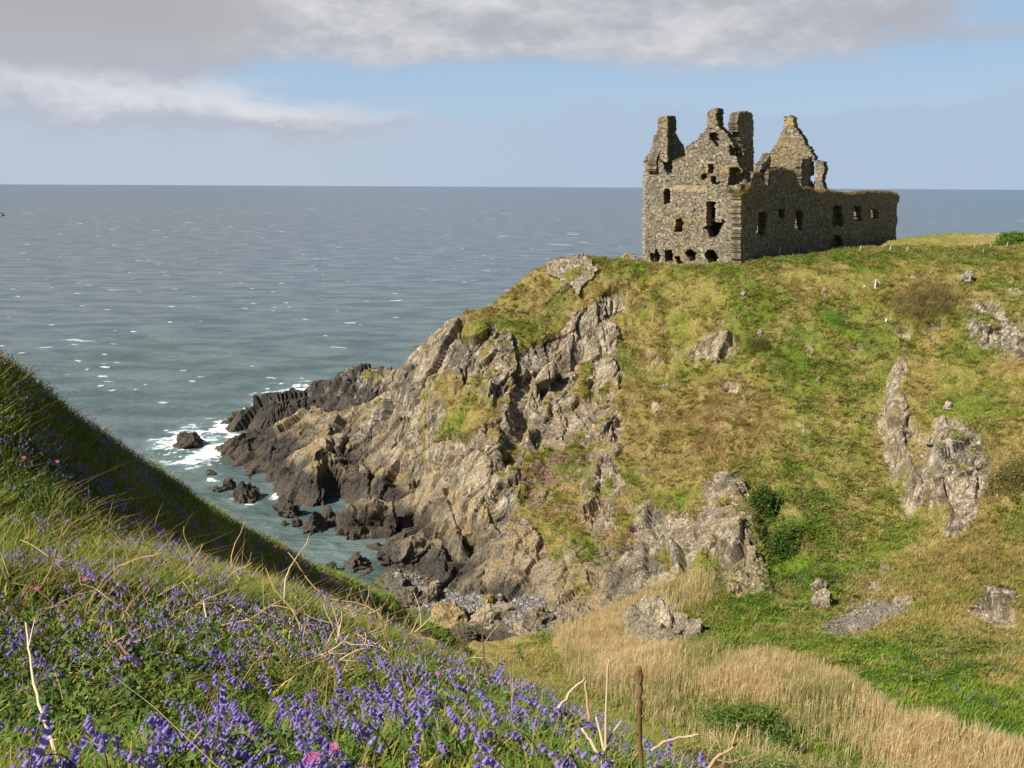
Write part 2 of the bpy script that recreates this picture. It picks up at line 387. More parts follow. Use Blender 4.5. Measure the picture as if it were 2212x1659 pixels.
PARTLY = [([(1488, 760), (1500, 730), (1530, 712), (1580, 714), (1612, 735), (1595, 770), (1560, 800), (1530, 818), (1508, 790)], .62), ([(2070, 664), (2140, 655), (2215, 670), (2260, 720), (2240, 800), (2150, 780), (2120, 740), (2090, 720)], .56),
          ([(1090, 745), (1172, 745), (1168, 846), (1192, 880), (1165, 918), (1110, 942), (1060, 935), (1072, 895), (1110, 850)], .78), ([(1310, 690), (1500, 700), (1500, 830), (1440, 900), (1420, 1010), (1480, 1090), (1400, 1110), (1310, 1110), (1330, 900)], .30),
          ([(1105, 1100), (1130, 1020), (1170, 960), (1250, 945), (1290, 1000), (1265, 1080), (1300, 1200), (1240, 1230), (1180, 1160)], .33), ([(985, 676), (1120, 620), (1280, 640), (1240, 700), (1110, 745), (1050, 715)], .26), ([(2010, 850), (2212, 800), (2212, 1000), (2010, 930)], .22), ([(900, 832), (1062, 822), (1055, 930), (930, 965)], .34), ([(1190, 1160), (1290, 1200), (1300, 1290), (1200, 1250)], .45)]
BROWN = [([(1340, 800), (1500, 830), (1650, 850), (1690, 950), (1620, 1010), (1400, 1010), (1330, 920)], .8), ([(1000, 690), (1200, 600), (1280, 640), (1150, 720), (1040, 720)], .35), ([(2080, 1050), (2212, 980), (2212, 1250), (2100, 1200)], .7), ([(1095, 747), (1170, 745), (1165, 846), (1110, 940), (1060, 935)], .6), ([(2000, 1180), (2212, 1200), (2212, 1340), (1950, 1300)], .6),
         ([(1930, 620), (2060, 600), (2060, 690), (1950, 700)], .7)]
def polys_w(L): return [line_w(q) for q in L]
ROCKS_W, TURF_W = polys_w(ROCKS), polys_w(TURF)
GREEN_W = [(line_w(q, 32.0), s) for q, s in GREEN]; BROWN_W = [(line_w(q), s) for q, s in BROWN]
PATCH = dict(scree=[(1790, 1372), (1815, 1335), (1850, 1310), (1900, 1300), (1955, 1300), (1940, 1318), (1890, 1340), (1840, 1372)],
             thrift=[(1105, 1100), (1130, 1030), (1170, 975), (1240, 950), (1265, 1000), (1258, 1060), (1290, 1140), (1285, 1200), (1230, 1180), (1180, 1140)],
             beach=[(830, 1255), (900, 1262), (980, 1278), (1100, 1300), (1240, 1335), (1235, 1360), (1100, 1345), (960, 1330), (880, 1300)],
             reeds=[(1180, 1372), (1240, 1350), (1330, 1330), (1420, 1282), (1500, 1255), (1562, 1262), (1540, 1305), (1500, 1330), (1380, 1330), (1350, 1395), (1440, 1420), (1580, 1420), (1700, 1440), (1850, 1490), (1960, 1560), (2100, 1610), (2250, 1650), (2250, 1800), (1500, 1800), (1450, 1600), (1250, 1480)])
PATCH_W = {k: line_w(v, 30.0) for k, v in PATCH.items()}

def blur(A, r):
    """box blur over a 2-D grid, twice"""
    for _ in range(2):
        for ax in (0, 1):
            B = np.pad(A, [(r + 1, r) if i == ax else (0, 0) for i in (0, 1)], mode='edge')
            C = np.cumsum(B, axis=ax)
            n = A.shape[ax]
            A = (np.take(C, np.arange(2 * r + 1, 2 * r + 1 + n), ax) - np.take(C, np.arange(0, n), ax)) / (2 * r + 1)
    return A

# one regular mask grid in plan (0.25 m), read by everything that needs to know what grows where
GX0, GY0, GS = -75.0, 28.0, 0.25
gx = np.arange(GX0, 130, GS); gy = np.arange(GY0, 185, GS)
XX, YY = np.meshgrid(gx, gy)
_q = np.stack([XX.ravel(), YY.ravel(), np.zeros(XX.size)], 1)
_wx = (XX.ravel() + (fbm(_q, 3.0, 3, 3) - .5) * 2.6); _wy = (YY.ravel() + (fbm(_q, 3.0, 3, 4) - .5) * 2.6)
def raster(polys, r):
    A = np.zeros(XX.size)
    for q in polys: A[in_poly(_wx, _wy, q)] = 1
    return blur(A.reshape(XX.shape), r)
def raster_w(pl, r):
    A = np.zeros(XX.size)
    for q, s in pl:
        m = in_poly(_wx, _wy, q); A[m] = np.maximum(A[m], s)
    return blur(A.reshape(XX.shape), r)
PARTLY_W = [(line_w(q), s) for q, s in PARTLY]
MASK = dict(rock=np.maximum(raster(ROCKS_W, 2) * (1 - raster(TURF_W, 2)), raster_w(PARTLY_W, 3)), green=raster_w(GREEN_W, 6), brown=raster_w(BROWN_W, 6))
for k, v in PATCH_W.items(): MASK[k] = raster([v], 3)
# steep ground, far rocks near the sea and the seaward side are bare
_Z = H1(XX, YY)
_sl = np.hypot(*np.gradient(_Z, GS)); _Z0 = _Z
MASK['rock'] = np.maximum(MASK['rock'], (1 - sstep(2.0, 4.0, _Z)) * (YY > 70) * (XX < 30) * (1 - MASK['beach']))
MASK['rock'] = np.maximum(MASK['rock'], (YY > 121) * (_Z < 22) * 1.0)
MASK['reeds'] *= 1 - .7 * raster([line_w([(1400, 1500), (1560, 1490), (1690, 1525), (1740, 1590), (1960, 1650), (1960, 1800), (1480, 1800), (1410, 1620)], 28.0)], 4)
def mask(k, x, y):
    i = np.clip((np.asarray(y) - GY0) / GS, 0, len(gy) - 1.001); j = np.clip((np.asarray(x) - GX0) / GS, 0, len(gx) - 1.001)
    i0 = i.astype(int); j0 = j.astype(int); a = i - i0; b = j - j0; A = MASK[k]
    return A[i0, j0] * (1 - a) * (1 - b) + A[i0 + 1, j0] * a * (1 - b) + A[i0, j0 + 1] * (1 - a) * b + A[i0 + 1, j0 + 1] * a * b

# rock bedding: stretched along the dip so the facets read as tilted slabs
_ax = np.array([.42, .30, .86]); _ax /= np.linalg.norm(_ax)
_b1 = np.cross(_ax, [0.3, -1, 0.2]); _b1 /= np.linalg.norm(_b1); _b2 = np.cross(_ax, _b1)
STRETCH2 = np.stack([_ax / 2.3, _b1, _b2 / 1.2], 1)
STRETCH = np.stack([_ax / 1.75, _b1, _b2 / 1.1], 1)

def turf_colour(P, green, brown, seed=0):
    """real colours of the sward: straw, olive, fresh green and dead bracken, mixed by clump noise"""
    n1 = fbm(P, 2.2, 4, 31); n2 = fbm(P, 6.0, 3, 32); n3 = vnoise(P, .5, 33 + seed)
    c = lerp((.470, .370, .130), (.300, .315, .055), sstep(.38, .62, n1 * .6 + n2 * .4))
    c = lerp(c, np.array([.56, .41, .18]), sstep(.56, .74, n1 * .5 + n3 * .5) * .8)
    c = lerp(c, np.array([.330, .215, .090]), np.clip(brown * .95 * sstep(.3, .6, n1 + (n3 - .5) * .4), 0, 1))
    gg = np.clip(green * sstep(.30, .52, n1 * .7 + n3 * .3) + .50 * sstep(.54, .68, n2), 0, 1)
    gc = lerp((.215, .320, .032), (.115, .215, .026), sstep(.35, .65, fbm(P, 1.6, 3, 37)))
    return lerp(c, gc, gg)

def rock_colour(P, z, facet, warm=1.0):
    n1 = fbm(P, 5.0, 4, 41); n2 = fbm(P, 1.1, 3, 42); n3 = vnoise(P, .24, 43); n4 = fbm(P, 2.6, 3, 44)
    c = lerp((.155, .130, .090), (.320, .255, .160), sstep(.32, .60, n1 * .6 + n2 * .4))
    c = lerp(c, np.array([.150, .137, .112]), sstep(.54, .68, n4) * .75)
    c = c * (0.82 + 0.36 * facet)[:, None]
    dry = sstep(3.0, 8.0, z + (n1 - .5) * 6)
    east = sstep(18, 26, P[:, 0]) * sstep(50, 60, P[:, 1])
    c = lerp(c, np.array([.58, .50, .385]), dry * sstep(.59, .68, n3 * .6 + n2 * .4 + .07 * east) * .85)          # pale lichen
    c = lerp(c, np.array([.40, .27, .10]), .55 * sstep(2.5, 4, z) * (1 - sstep(6, 9, z)) * sstep(.55, .66, fbm(P, 1.4, 3, 45)))  # ochre lichen above the tide
    tide = 1 - sstep(1.2, 3.8, z + (n1 - .5) * 5.0 + (n2 - .5) * 2.2 + np.clip(P[:, 0] + 12, -16, 6) * .13 - 6.5 * sstep(124, 129, P[:, 1]) * sstep(-2, -8, P[:, 0]))
    c = lerp(c, lerp((.040, .038, .037), (.075, .068, .058), n2), tide * .93)                    # black lichen and weed
    barn = (1 - sstep(.9, 1.9, z + (n2 - .5) * 1.6))
    c = lerp(c, np.array([.135, .112, .080]), barn * .6)
    return c

def displaced(P, N, rock, seed=0, k=1.0, turfk=1.0):
    """pushes ground points along their normals: crags where rock, tussocks where turf"""
    d = np.zeros(len(P)); fac = np.full(len(P), .5); crack = np.ones(len(P))
    m = rock > .02
    Q = P[m] + (np.stack([vnoise(P[m], 1.5, 51), vnoise(P[m], 1.5, 52), vnoise(P[m], 1.5, 53)], 1) - .5) * .45
    o1, e1, r1 = voro(Q, 5.2, 61 + seed, STRETCH); o2, e2, r2 = voro(Q, 2.1, 62 + seed, STRETCH2); o3, e3, r3 = voro(Q, .72, 63 + seed, STRETCH2)
    dr = -.22 + o1 * 1.15 + o2 * .50 + o3 * .17 - .38 * (1 - sstep(0, .07, e2)) - .10 * (1 - sstep(0, .10, e3)) - .4 * (1 - sstep(0, .04, e1)) + (fbm(Q, .5, 2, 64) - .5) * .10
    d[m] = dr * rock[m] * k
    fac[m] = r2 * .45 + r3 * .3 + r1 * .25; crack[m] = sstep(0, .07, e2)
    t = 1 - rock
    tuft = fbm(P, 1.5, 4, 71) - .5
    d += t * turfk * (tuft * .85 + (vnoise(P, .5, 72) - .5) * .36)
    return P + N * d[:, None], fac, crack

def grid_mesh(xs, ys, Hf, cut=None):
    X, Y = np.meshgrid(xs, ys); Z = Hf(X, Y)
    return X, Y, Z

def normals(X, Y, Z):
    du = np.stack(np.gradient(np.stack([X, Y, Z], -1), axis=1), -1) if False else None
    A = np.gradient(np.stack([X, Y, Z], -1), axis=1); B = np.gradient(np.stack([X, Y, Z], -1), axis=0)
    N = np.cross(A, B); N /= np.linalg.norm(N, axis=-1, keepdims=True) + 1e-12
    N[N[..., 2] < 0] *= -1
    return N

def quads(nr, nc, keep=None):
    i = np.arange(nr - 1)[:, None] * nc + np.arange(nc - 1)[None]
    F = np.stack([i, i + 1, i + nc + 1, i + nc], -1).reshape(-1, 4)
    return F if keep is None else F[keep.ravel()[F].any(1)]

# ---- headland mesh
SPLIT = 30.0
xs = np.concatenate([np.arange(-72, 95, .18), np.arange(95, 128, .6)])
ys = np.concatenate([np.arange(SPLIT, 46, .30), np.arange(46, 124, .16), np.arange(124, 184, .45)])
X, Y = np.meshgrid(xs, ys); Z = H1(X, Y)
# nothing of the near bank's hidden flank needs fine rock
N = normals(X, Y, blur(Z, 2))
P = np.stack([X, Y, Z], -1).reshape(-1, 3); N = N.reshape(-1, 3)
rk = mask('rock', P[:, 0], P[:, 1])
rk = sstep(.30, .62, rk + (fbm(P, 1.6, 4, 81) - .5) * .75 + .25 * sstep(1.2, 2.2, np.interp(1, [0, 1], [0, 1]) * np.hypot(N[:, 0], N[:, 1]) / np.maximum(N[:, 2], .1)) * (P[:, 1] > 58)) * sstep(44, 52, P[:, 1])
# scattered stones breaking through the turf
out = sstep(.705, .76, fbm(P, 2.3, 3, 82)) * (P[:, 1] > 58) * (P[:, 1] < 106)
rk = np.maximum(rk, out * sstep(.35, .5, vnoise(P, 9, 83)))
rk = rk * (1 - MASK['green'][np.clip(((P[:, 1] - GY0) / GS).astype(int), 0, len(gy) - 1), np.clip(((P[:, 0] - GX0) / GS).astype(int), 0, len(gx) - 1)] * .6)
bch = mask('beach', P[:, 0], P[:, 1]); scr = mask('scree', P[:, 0], P[:, 1])
rk *= 1 - np.maximum(bch, scr)
V, fac, crack = displaced(P, N, rk, turfk=1 - .75 * np.maximum(bch, scr))
nearp = sstep(SPLIT, SPLIT + 8, P[:, 1])
V = P + (V - P) * nearp[:, None]
_VN = normals(*[V[:, i].reshape(X.shape) for i in range(3)]).reshape(-1, 3)
ledge = sstep(.68, .84, blur(_VN[:, 2].reshape(X.shape), 1).ravel() + (vnoise(V, .8, 95) - .5) * .25) * sstep(5.5, 9, V[:, 2]) * sstep(.38, .55, fbm(V, 4.0, 3, 96))
rk = rk * (1 - .9 * ledge)
cg, cb = mask('green', P[:, 0], P[:, 1]), mask('brown', P[:, 0], P[:, 1])
col = lerp(turf_colour(V, cg, cb) * .72, rock_colour(V, V[:, 2], fac), rk)
peb = lerp((.16, .15, .14), (.42, .40, .37), sstep(.3, .7, vnoise(V, .28, 91)))
weed = (bch * sstep(.55, .62, fbm(V, 3.0, 3, 92)))
col = lerp(col, peb, np.maximum(bch, scr)); col = lerp(col, np.array([.13, .045, .025]), weed * .9)
keep = (V[:, 2] > -2.6)
HEAD_GRID = (xs, ys, V[:, 2].reshape(X.shape))
HV, HN, HR = V, N, rk

def finish_ground(mat):
    return mat
mg, NN = new_mat('cliff_and_turf')
a = NN('ShaderNodeAttribute', attribute_name='col'); r_ = NN('ShaderNodeAttribute', attribute_name='rock')
geo = NN('ShaderNodeNewGeometry')
mp = NN('ShaderNodeMapping', {'Vector': geo.outputs['Position'], 'Rotation': (0.4, -0.5, 0.2), 'Scale': (1.0, 1.0, .45)})
n1 = NN('ShaderNodeTexNoise', {'Vector': mp.outputs[0], 'Scale': 5.0, 'Detail': 7.0, 'Roughness': .7})
n2 = NN('ShaderNodeTexNoise', {'Vector': geo.outputs['Position'], 'Scale': 14.0, 'Detail': 4.0, 'Roughness': .7})
v1 = NN('ShaderNodeTexVoronoi', {'Vector': mp.outputs[0], 'Scale': 3.2}, feature='DISTANCE_TO_EDGE')
crk = NN.smooth(v1.outputs['Distance'], 0.0, .05)
tone = NN.ramp(n1.outputs[0], [(.25, .62), (.75, 1.38)])
rc = NN.mix(1.0, a.outputs['Color'], tone, 'MULTIPLY')
tc_ = NN.mix(1.0, a.outputs['Color'], NN.ramp(n2.outputs[0], [(.25, .55), (.75, 1.45)]), 'MULTIPLY')
lz = NN('ShaderNodeSeparateXYZ', {0: geo.outputs['Position']}).outputs[2]
l1 = NN('ShaderNodeTexNoise', {'Vector': geo.outputs['Position'], 'Scale': 6.5, 'Detail': 5.0, 'Roughness': .75}); l2 = NN('ShaderNodeTexNoise', {'Vector': geo.outputs['Position'], 'Scale': .55, 'Detail': 4.0, 'Roughness': .6})
spk = NN.math('MULTIPLY', NN.smooth(NN.math('ADD', NN.math('MULTIPLY', l1.outputs[0], .62), NN.math('MULTIPLY', l2.outputs[0], .45)), .575, .635), NN.smooth(lz, 3.0, 7.0))
rc = NN.mix(NN.math('MULTIPLY', spk, .85), rc, (.62, .53, .41))          # crusts of pale lichen above the spray
rc = NN.mix(NN.math('MULTIPLY', NN.math('SUBTRACT', 1.0, crk), .45), rc, (.05, .042, .032))   # darker along the joints
base = NN.mix(r_.outputs['Fac'], tc_, rc)
hgt = NN.math('ADD', NN.math('MULTIPLY', n1.outputs[0], 1.0), NN.math('MULTIPLY', crk, .35))
bmp = NN('ShaderNodeBump', {'Height': hgt, 'Strength': 1.0, 'Distance': .22})
bs = NN('ShaderNodeBsdfPrincipled', {'Base Color': base, 'Roughness': .9, 'Normal': bmp.outputs[0]}); bs.inputs['Specular IOR Level'].default_value = .15
ou = NN('ShaderNodeOutputMaterial'); NN.l.new(bs.outputs[0], ou.inputs[0])
head = mesh_np('headland', V, quads(len(ys), len(xs), keep), mg, False, dict(col=col, rock=rk))
tag(head, kind='structure')
def ground_z(x, y):
    """height of the finished headland surface"""
    gxs, gys, Zs = HEAD_GRID
    j = np.clip(np.searchsorted(gxs, x) - 1, 0, len(gxs) - 2); i = np.clip(np.searchsorted(gys, y) - 1, 0, len(gys) - 2)
    a = np.clip((y - gys[i]) / (gys[i + 1] - gys[i]), 0, 1); b = np.clip((x - gxs[j]) / (gxs[j + 1] - gxs[j]), 0, 1)
    return Zs[i, j] * (1 - a) * (1 - b) + Zs[i + 1, j] * a * (1 - b) + Zs[i, j + 1] * (1 - a) * b + Zs[i + 1, j + 1] * a * b

# ---- near bank mesh: rings round the viewpoint
th = np.linspace(R(-62), R(80), 700)
rr = np.geomspace(.5, 48, 420)
TH, RR = np.meshgrid(th, rr); X = RR * np.sin(TH); Y = RR * np.cos(TH) ; Z = H0(X, Y)
Nn = normals(X, Y, Z).reshape(-1, 3)
P = np.stack([X, Y, Z], -1).reshape(-1, 3)
_dz = (fbm(P, 2.2, 3, 101) - .5) * .5 * sstep(5, 10, P[:, 1]) + (fbm(P, .5, 3, 102) - .5) * .12
BV = P.copy(); BV[:, 2] += _dz - .5 * sstep(SPLIT, SPLIT + 3, P[:, 1])
bc = lerp((.13, .11, .04), (.07, .095, .018), sstep(.35, .6, fbm(P, .8, 3, 103)))
keepb = (BV[:, 1] < SPLIT + 4) & (BV[:, 1] > -6)
bank = mesh_np('near_bank', BV, quads(len(rr), len(th), keepb), attr_mat('bank_soil', noise=.4, scale=20), True, dict(col=bc))
tag(bank, kind='structure')
def bank_z(x, y):
    q = np.stack([x, y, H0(x, y)], 1)
    return q[:, 2] + (fbm(q, 2.2, 3, 101) - .5) * .5 * sstep(5, 10, y) + (fbm(q, .5, 3, 102) - .5) * .12
# ------------------------------------------------------------------ sun and sky
SUN_AZ, SUN_EL = R(-124), R(43)       # bearing from +Y towards +X, height
sd = np.array([math.sin(SUN_AZ) * math.cos(SUN_EL), math.cos(SUN_AZ) * math.cos(SUN_EL), math.sin(SUN_EL)])
sl = bpy.data.lights.new('sun', 'SUN'); sl.energy = 5.0; sl.angle = R(.5); sl.color = (1.0, .93, .82)
so = bpy.data.objects.new('sun', sl); COL.objects.link(so)
so.rotation_euler = Vector(sd).to_track_quat('Z', 'Y').to_euler(); so.location = (-60, -20, 90)

world = bpy.data.worlds.new('World'); scene.world = world; world.use_nodes = True
W = NT(world); W.n.clear()
STR = .05
EXP = .72
sky = W('ShaderNodeTexSky', sky_type='NISHITA', sun_disc=False, sun_elevation=SUN_EL, sun_rotation=SUN_AZ, altitude=30, air_density=.8, dust_density=.4, ozone_density=1.2)
tcw = W('ShaderNodeTexCoord'); sp = W('ShaderNodeSeparateXYZ', {0: tcw.outputs['Generated']})
el = W.math('MULTIPLY', W.math('ARCSINE', sp.outputs[2]), 57.2958)
az = W.math('MULTIPLY', W.math('ARCTAN2', sp.outputs[0], sp.outputs[1]), 57.2958)
def wn(sx, sy, scale, detail, ox=0.0, rough=.55):
    c = W('ShaderNodeCombineXYZ', {0: W.math('MULTIPLY', az, sx), 1: W.math('MULTIPLY', el, sy), 2: ox})
    return W('ShaderNodeTexNoise', {'Vector': c.outputs[0], 'Scale': scale, 'Detail': detail, 'Roughness': rough}).outputs[0]
big = wn(.06, .13, 1.0, 8.0, 3.1, .62); fine = wn(.22, .46, 1.0, 9.0, 7.7, .62); soft = wn(.035, .10, 1.0, 3.0, 1.3)
wob = W.math('ADD', W.math('MULTIPLY', W.math('SUBTRACT', big, .5), 4.4), W.math('MULTIPLY', W.math('SUBTRACT', fine, .5), 3.0))
e2 = W.math('ADD', el, wob)
def rgb(c): return tuple(x * EXP / STR for x in c)
# upper bank of cloud, lower on the left
edge = W.math('ADD', 7.1, W.math('MULTIPLY', W.smooth(az, -19.0, -9.0), 0.0))
left = W.smooth(az, -12.0, -22.0)
top = W.smooth(W.math('SUBTRACT', e2, W.math('SUBTRACT', 7.35, W.math('MULTIPLY', left, 1.5))), -.6, .75)
clear_r = W.math('MULTIPLY', W.smooth(W.math('ADD', az, W.math('MULTIPLY', wob, 1.5)), 21.5, 27.0), W.smooth(el, 7.4, 9.2))
top = W.math('MULTIPLY', top, W.math('SUBTRACT', 1.0, W.math('MULTIPLY', clear_r, .95)))
puff = W.math('MULTIPLY', W.smooth(W.math('ADD', W.math('MULTIPLY', big, .5), W.math('MULTIPLY', fine, .5)), .40, .66), W.math('ADD', .25, W.math('MULTIPLY', W.smooth(az, -19.0, -12.0), .75)))
ctop = W.mix(puff, rgb((.43, .44, .475)), rgb((.70, .705, .73)))
ctop = W.mix(W.math('MULTIPLY', left, W.smooth(el, 5.0, 10.0)), ctop, rgb((.435, .425, .44)))
under = W.math('MULTIPLY', W.smooth(e2, 9.0, 7.2), .6)
ctop = W.mix(under, ctop, rgb((.44, .46, .535)))
# lower bank on the left with bright heads
e3 = W.math('ADD', el, W.math('MULTIPLY', wob, 1.35))
lowm = W.math('MULTIPLY', W.math('MULTIPLY', W.smooth(e3, 1.9, 3.4), W.smooth(W.math('ADD', e3, W.math('MULTIPLY', W.smooth(az, -20.0, -6.0), 2.0)), 7.2, 5.4)), W.smooth(az, -2.5, -12.0))
heads = W.smooth(W.math('ADD', W.math('ADD', W.math('MULTIPLY', fine, .55), W.math('MULTIPLY', big, .35)), W.math('MULTIPLY', W.smooth(el, 2.6, 4.8), .16)), .46, .68)
clow = W.mix(heads, rgb((.46, .49, .57)), rgb((.70, .715, .75)))
# thin violet-grey bank along the horizon to the right
e3 = W.math('ADD', el, W.math('MULTIPLY', wob, 1.3))
thin = W.math('MULTIPLY', W.smooth(W.math('ADD', W.math('MULTIPLY', W.math('ADD', e2, e3), .5), W.math('MULTIPLY', W.smooth(az, -3.0, 8.0), -.9)), 4.2, 3.2), .85)
haze = W.mix(W.smooth(az, -16.0, 14.0), rgb((.47, .545, .65)), rgb((.41, .515, .665)))
blue = W.mix(W.smooth(el, 4.0, 9.0), rgb((.45, .60, .77)), rgb((.39, .57, .79)))
skyc = W.mix(.80, sky.outputs[0], blue)
up = W.smooth(el, 16.0, 40.0)
skyc = W.mix(up, skyc, sky.outputs[0])
c = W.mix(thin, skyc, haze)
wisps = W.math('MULTIPLY', W.smooth(wn(.12, .5, 1.0, 6.0, 5.5), .56, .74), W.math('MULTIPLY', W.smooth(el, 2.4, 3.4), W.smooth(el, 5.2, 3.8)))
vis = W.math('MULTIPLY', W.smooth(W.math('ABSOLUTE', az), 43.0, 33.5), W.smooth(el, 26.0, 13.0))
c = W.mix(W.math('MULTIPLY', wisps, .55), c, rgb((.60, .64, .75)))
c = W.mix(W.math('MULTIPLY', lowm, .95), c, clow)
c = W.mix(W.math('MULTIPLY', W.math('MULTIPLY', top, .96), W.smooth(el, 26.0, 13.0)), c, ctop)
c = W.mix(vis, sky.outputs[0], c)      # clouds only in view; sky elsewhere darkened to cut fill on the shaded wall
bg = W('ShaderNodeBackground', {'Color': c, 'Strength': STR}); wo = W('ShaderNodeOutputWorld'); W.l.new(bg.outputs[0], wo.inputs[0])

vs = scene.view_settings
vs.view_transform = 'Standard'; vs.look = 'None'; vs.exposure = 0.52; vs.gamma = 1.0; vs.use_curve_mapping = False

# ------------------------------------------------------------------ sea
th = np.concatenate([np.linspace(R(-80), R(-37.3), 90), np.linspace(R(-37), R(37), 900), np.linspace(R(37.3), R(80), 90)])
rr = np.concatenate([np.geomspace(40, 2600, 1300), np.geomspace(2700, 30000, 40)])
TH, RR = np.meshgrid(th, rr); X = RR * np.sin(TH); Y = RR * np.cos(TH)
x, y, r = X.ravel(), Y.ravel(), RR.ravel()
hh = np.zeros(len(x)); wr = np.random.default_rng(5)
fade = 1 - sstep(900, 1500, r)
shel = sstep(85, 150, np.hypot(x + 20, y - 90) + 40) * .75 + .25
WIND = R(200)
gust = fbm(np.stack([x, y, 0 * x], 1), 60, 3, 120)
for L in np.concatenate([np.geomspace(1.3, 5.5, 30), np.geomspace(6, 17, 16)]):
    a = WIND + wr.normal(0, .55); k = 2 * math.pi / L; ph = wr.uniform(0, 6.28)
    s = np.sin(k * (x * math.sin(a) + y * math.cos(a)) + ph + 5.0 * (gust - .5) * min(1, 6 / L))
    amp = .0145 * L ** .8
    lod = 1 - sstep(.25, .55, r * r / 38 * .0032 / L)        # waves finer than the mesh die away
    hh += amp * lod * (1 - np.abs(s) * 1.25) * 1.6 if L < 6 else amp * lod * s * .7
hh *= fade * shel
q = np.stack([x, y, 0 * x], 1)
sq = np.stack([x * .8 + y * .25, y * 2.6 - x * .5, 0 * x], 1)
far = np.minimum(r / 160, 9)
# whitecaps where the steepest crests break
cap = np.zeros(len(x)); X2, Y2 = X, Y
crag = fbm(np.stack([x, y * 1.5, 0 * x], 1), 1.6, 4, 122)
for _ in range(680):
    a_ = wr.uniform(R(-34), R(34)); d_ = math.exp(wr.uniform(math.log(165), math.log(1700)))
    if abs(a_) < .2 and d_ < 180: continue
    cx_, cy_ = d_ * math.sin(a_), d_ * math.cos(a_)
    ln_ = wr.lognormal(-.15, .55) * (.55 + d_ / 650); wd_ = (.16 + .10 * ln_) * (1 + d_ / 500); an = R(wr.normal(-8, 16))
    i0, i1 = np.searchsorted(rr, [d_ - ln_ * 2 - wd_ * 3, d_ + ln_ * 2 + wd_ * 3]); j0, j1 = np.searchsorted(th, [a_ - 3 * ln_ / d_, a_ + 3 * ln_ / d_])
    if i1 <= i0 or j1 <= j0: continue
    dx_, dy_ = X[i0:i1, j0:j1] - cx_, Y[i0:i1, j0:j1] - cy_
    u_ = dx_ * math.cos(an) + dy_ * math.sin(an); v_ = -dx_ * math.sin(an) + dy_ * math.cos(an) + .12 * u_ * np.sin(u_ * .7 + _)
    e_ = 1.15 - np.sqrt((u_ / ln_) ** 2 + (v_ / wd_) ** 2)
    C2 = cap.reshape(X.shape)
    C2[i0:i1, j0:j1] = np.maximum(C2[i0:i1, j0:j1], sstep(.0, .45, e_ + (crag.reshape(X.shape)[i0:i1, j0:j1] - .5) * 1.8) * wr.uniform(.45, 1))
# surf where the bottom comes up among the rocks
gz = H1(X, Y).ravel()
_s = (x > -72) & (x < 60) & (y < 170)
SURF = [(400, 948, 4.5), (455, 975, 3.6), (480, 925, 3.0), (612, 852, 4.5), (645, 845, 4.0), (535, 945, 1.6), (462, 1035, .9), (520, 1075, .9), (540, 1085, .8), (600, 1070, .7), (620, 866, 4.0), (430, 990, 2.5), (500, 945, 2)]
surf = np.zeros(len(x))
for px, py, ra in SURF:
    c0 = at_z(px, py, 0.0)
    d = np.hypot(x - c0[0], (y - c0[1]) * .55)
    surf = np.maximum(surf, np.exp(-(d / ra) ** 2))
shore = np.where(_s, np.exp(-((gz + .35) / .45) ** 2), 0) * .55
fn = fbm(q, 2.2, 5, 123) ; fn2 = fbm(np.stack([x * .6, y * 1.6, 0 * x], 1), .8, 3, 124)
foam = np.clip(surf * 1.15 + shore * np.minimum(surf * 3, 1) + (fn - .5) * 1.5 + (fn2 - .5) * 2.0 - .66, 0, 1)
foam = sstep(.0, .35, foam) * sstep(.02, .22, surf + shore * np.minimum(surf * 3, 1))
milk = np.clip(surf * 1.2 * sstep(.3, .6, fn), 0, 1)
foam = np.maximum(foam, cap)
sea_v = np.stack([x, y, hh - .02], 1)
# the sea curves away and lies under the whole scene
sea_v[:, 2] -= (r ** 2) / (2 * 6.371e6) * 0
ms, S = new_mat('sea_water')
fa = S('ShaderNodeAttribute', attribute_name='foam'); mk = S('ShaderNodeAttribute', attribute_name='milk')
g = S('ShaderNodeNewGeometry')
spx = S('ShaderNodeSeparateXYZ', {0: g.outputs['Position']})
dist = S('ShaderNodeVectorMath', {0: g.outputs['Position']}, operation='LENGTH').outputs['Value']
m1 = S('ShaderNodeMapping', {'Vector': g.outputs['Position'], 'Rotation': (0, 0, R(22)), 'Scale': (.45, 1.0, 1.0)})
w1 = S('ShaderNodeTexNoise', {'Vector': m1.outputs[0], 'Scale': 1.1, 'Detail': 5.0, 'Roughness': .6})
w2 = S('ShaderNodeTexNoise', {'Vector': m1.outputs[0], 'Scale': .13, 'Detail': 6.0, 'Roughness': .62})
b1 = S('ShaderNodeBump', {'Height': w2.outputs[0], 'Strength': .75, 'Distance': 2.2}); b2 = S('ShaderNodeBump', {'Height': w1.outputs[0], 'Strength': .8, 'Distance': .4, 'Normal': b1.outputs[0]})
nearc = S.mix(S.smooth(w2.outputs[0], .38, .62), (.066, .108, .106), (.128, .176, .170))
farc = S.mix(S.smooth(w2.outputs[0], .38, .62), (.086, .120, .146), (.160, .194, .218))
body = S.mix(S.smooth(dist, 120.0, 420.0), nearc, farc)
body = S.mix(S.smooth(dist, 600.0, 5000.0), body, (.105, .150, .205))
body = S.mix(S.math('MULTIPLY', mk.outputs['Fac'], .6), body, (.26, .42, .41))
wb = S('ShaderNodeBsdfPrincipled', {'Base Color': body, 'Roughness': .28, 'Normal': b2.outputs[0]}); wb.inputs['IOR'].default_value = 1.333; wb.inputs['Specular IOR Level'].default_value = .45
fb = S('ShaderNodeBsdfPrincipled', {'Base Color': (.82, .84, .85, 1), 'Roughness': .9})
mx = S('ShaderNodeMixShader', {0: fa.outputs['Fac'], 1: wb.outputs[0], 2: fb.outputs[0]})
oo = S('ShaderNodeOutputMaterial'); S.l.new(mx.outputs[0], oo.inputs[0])
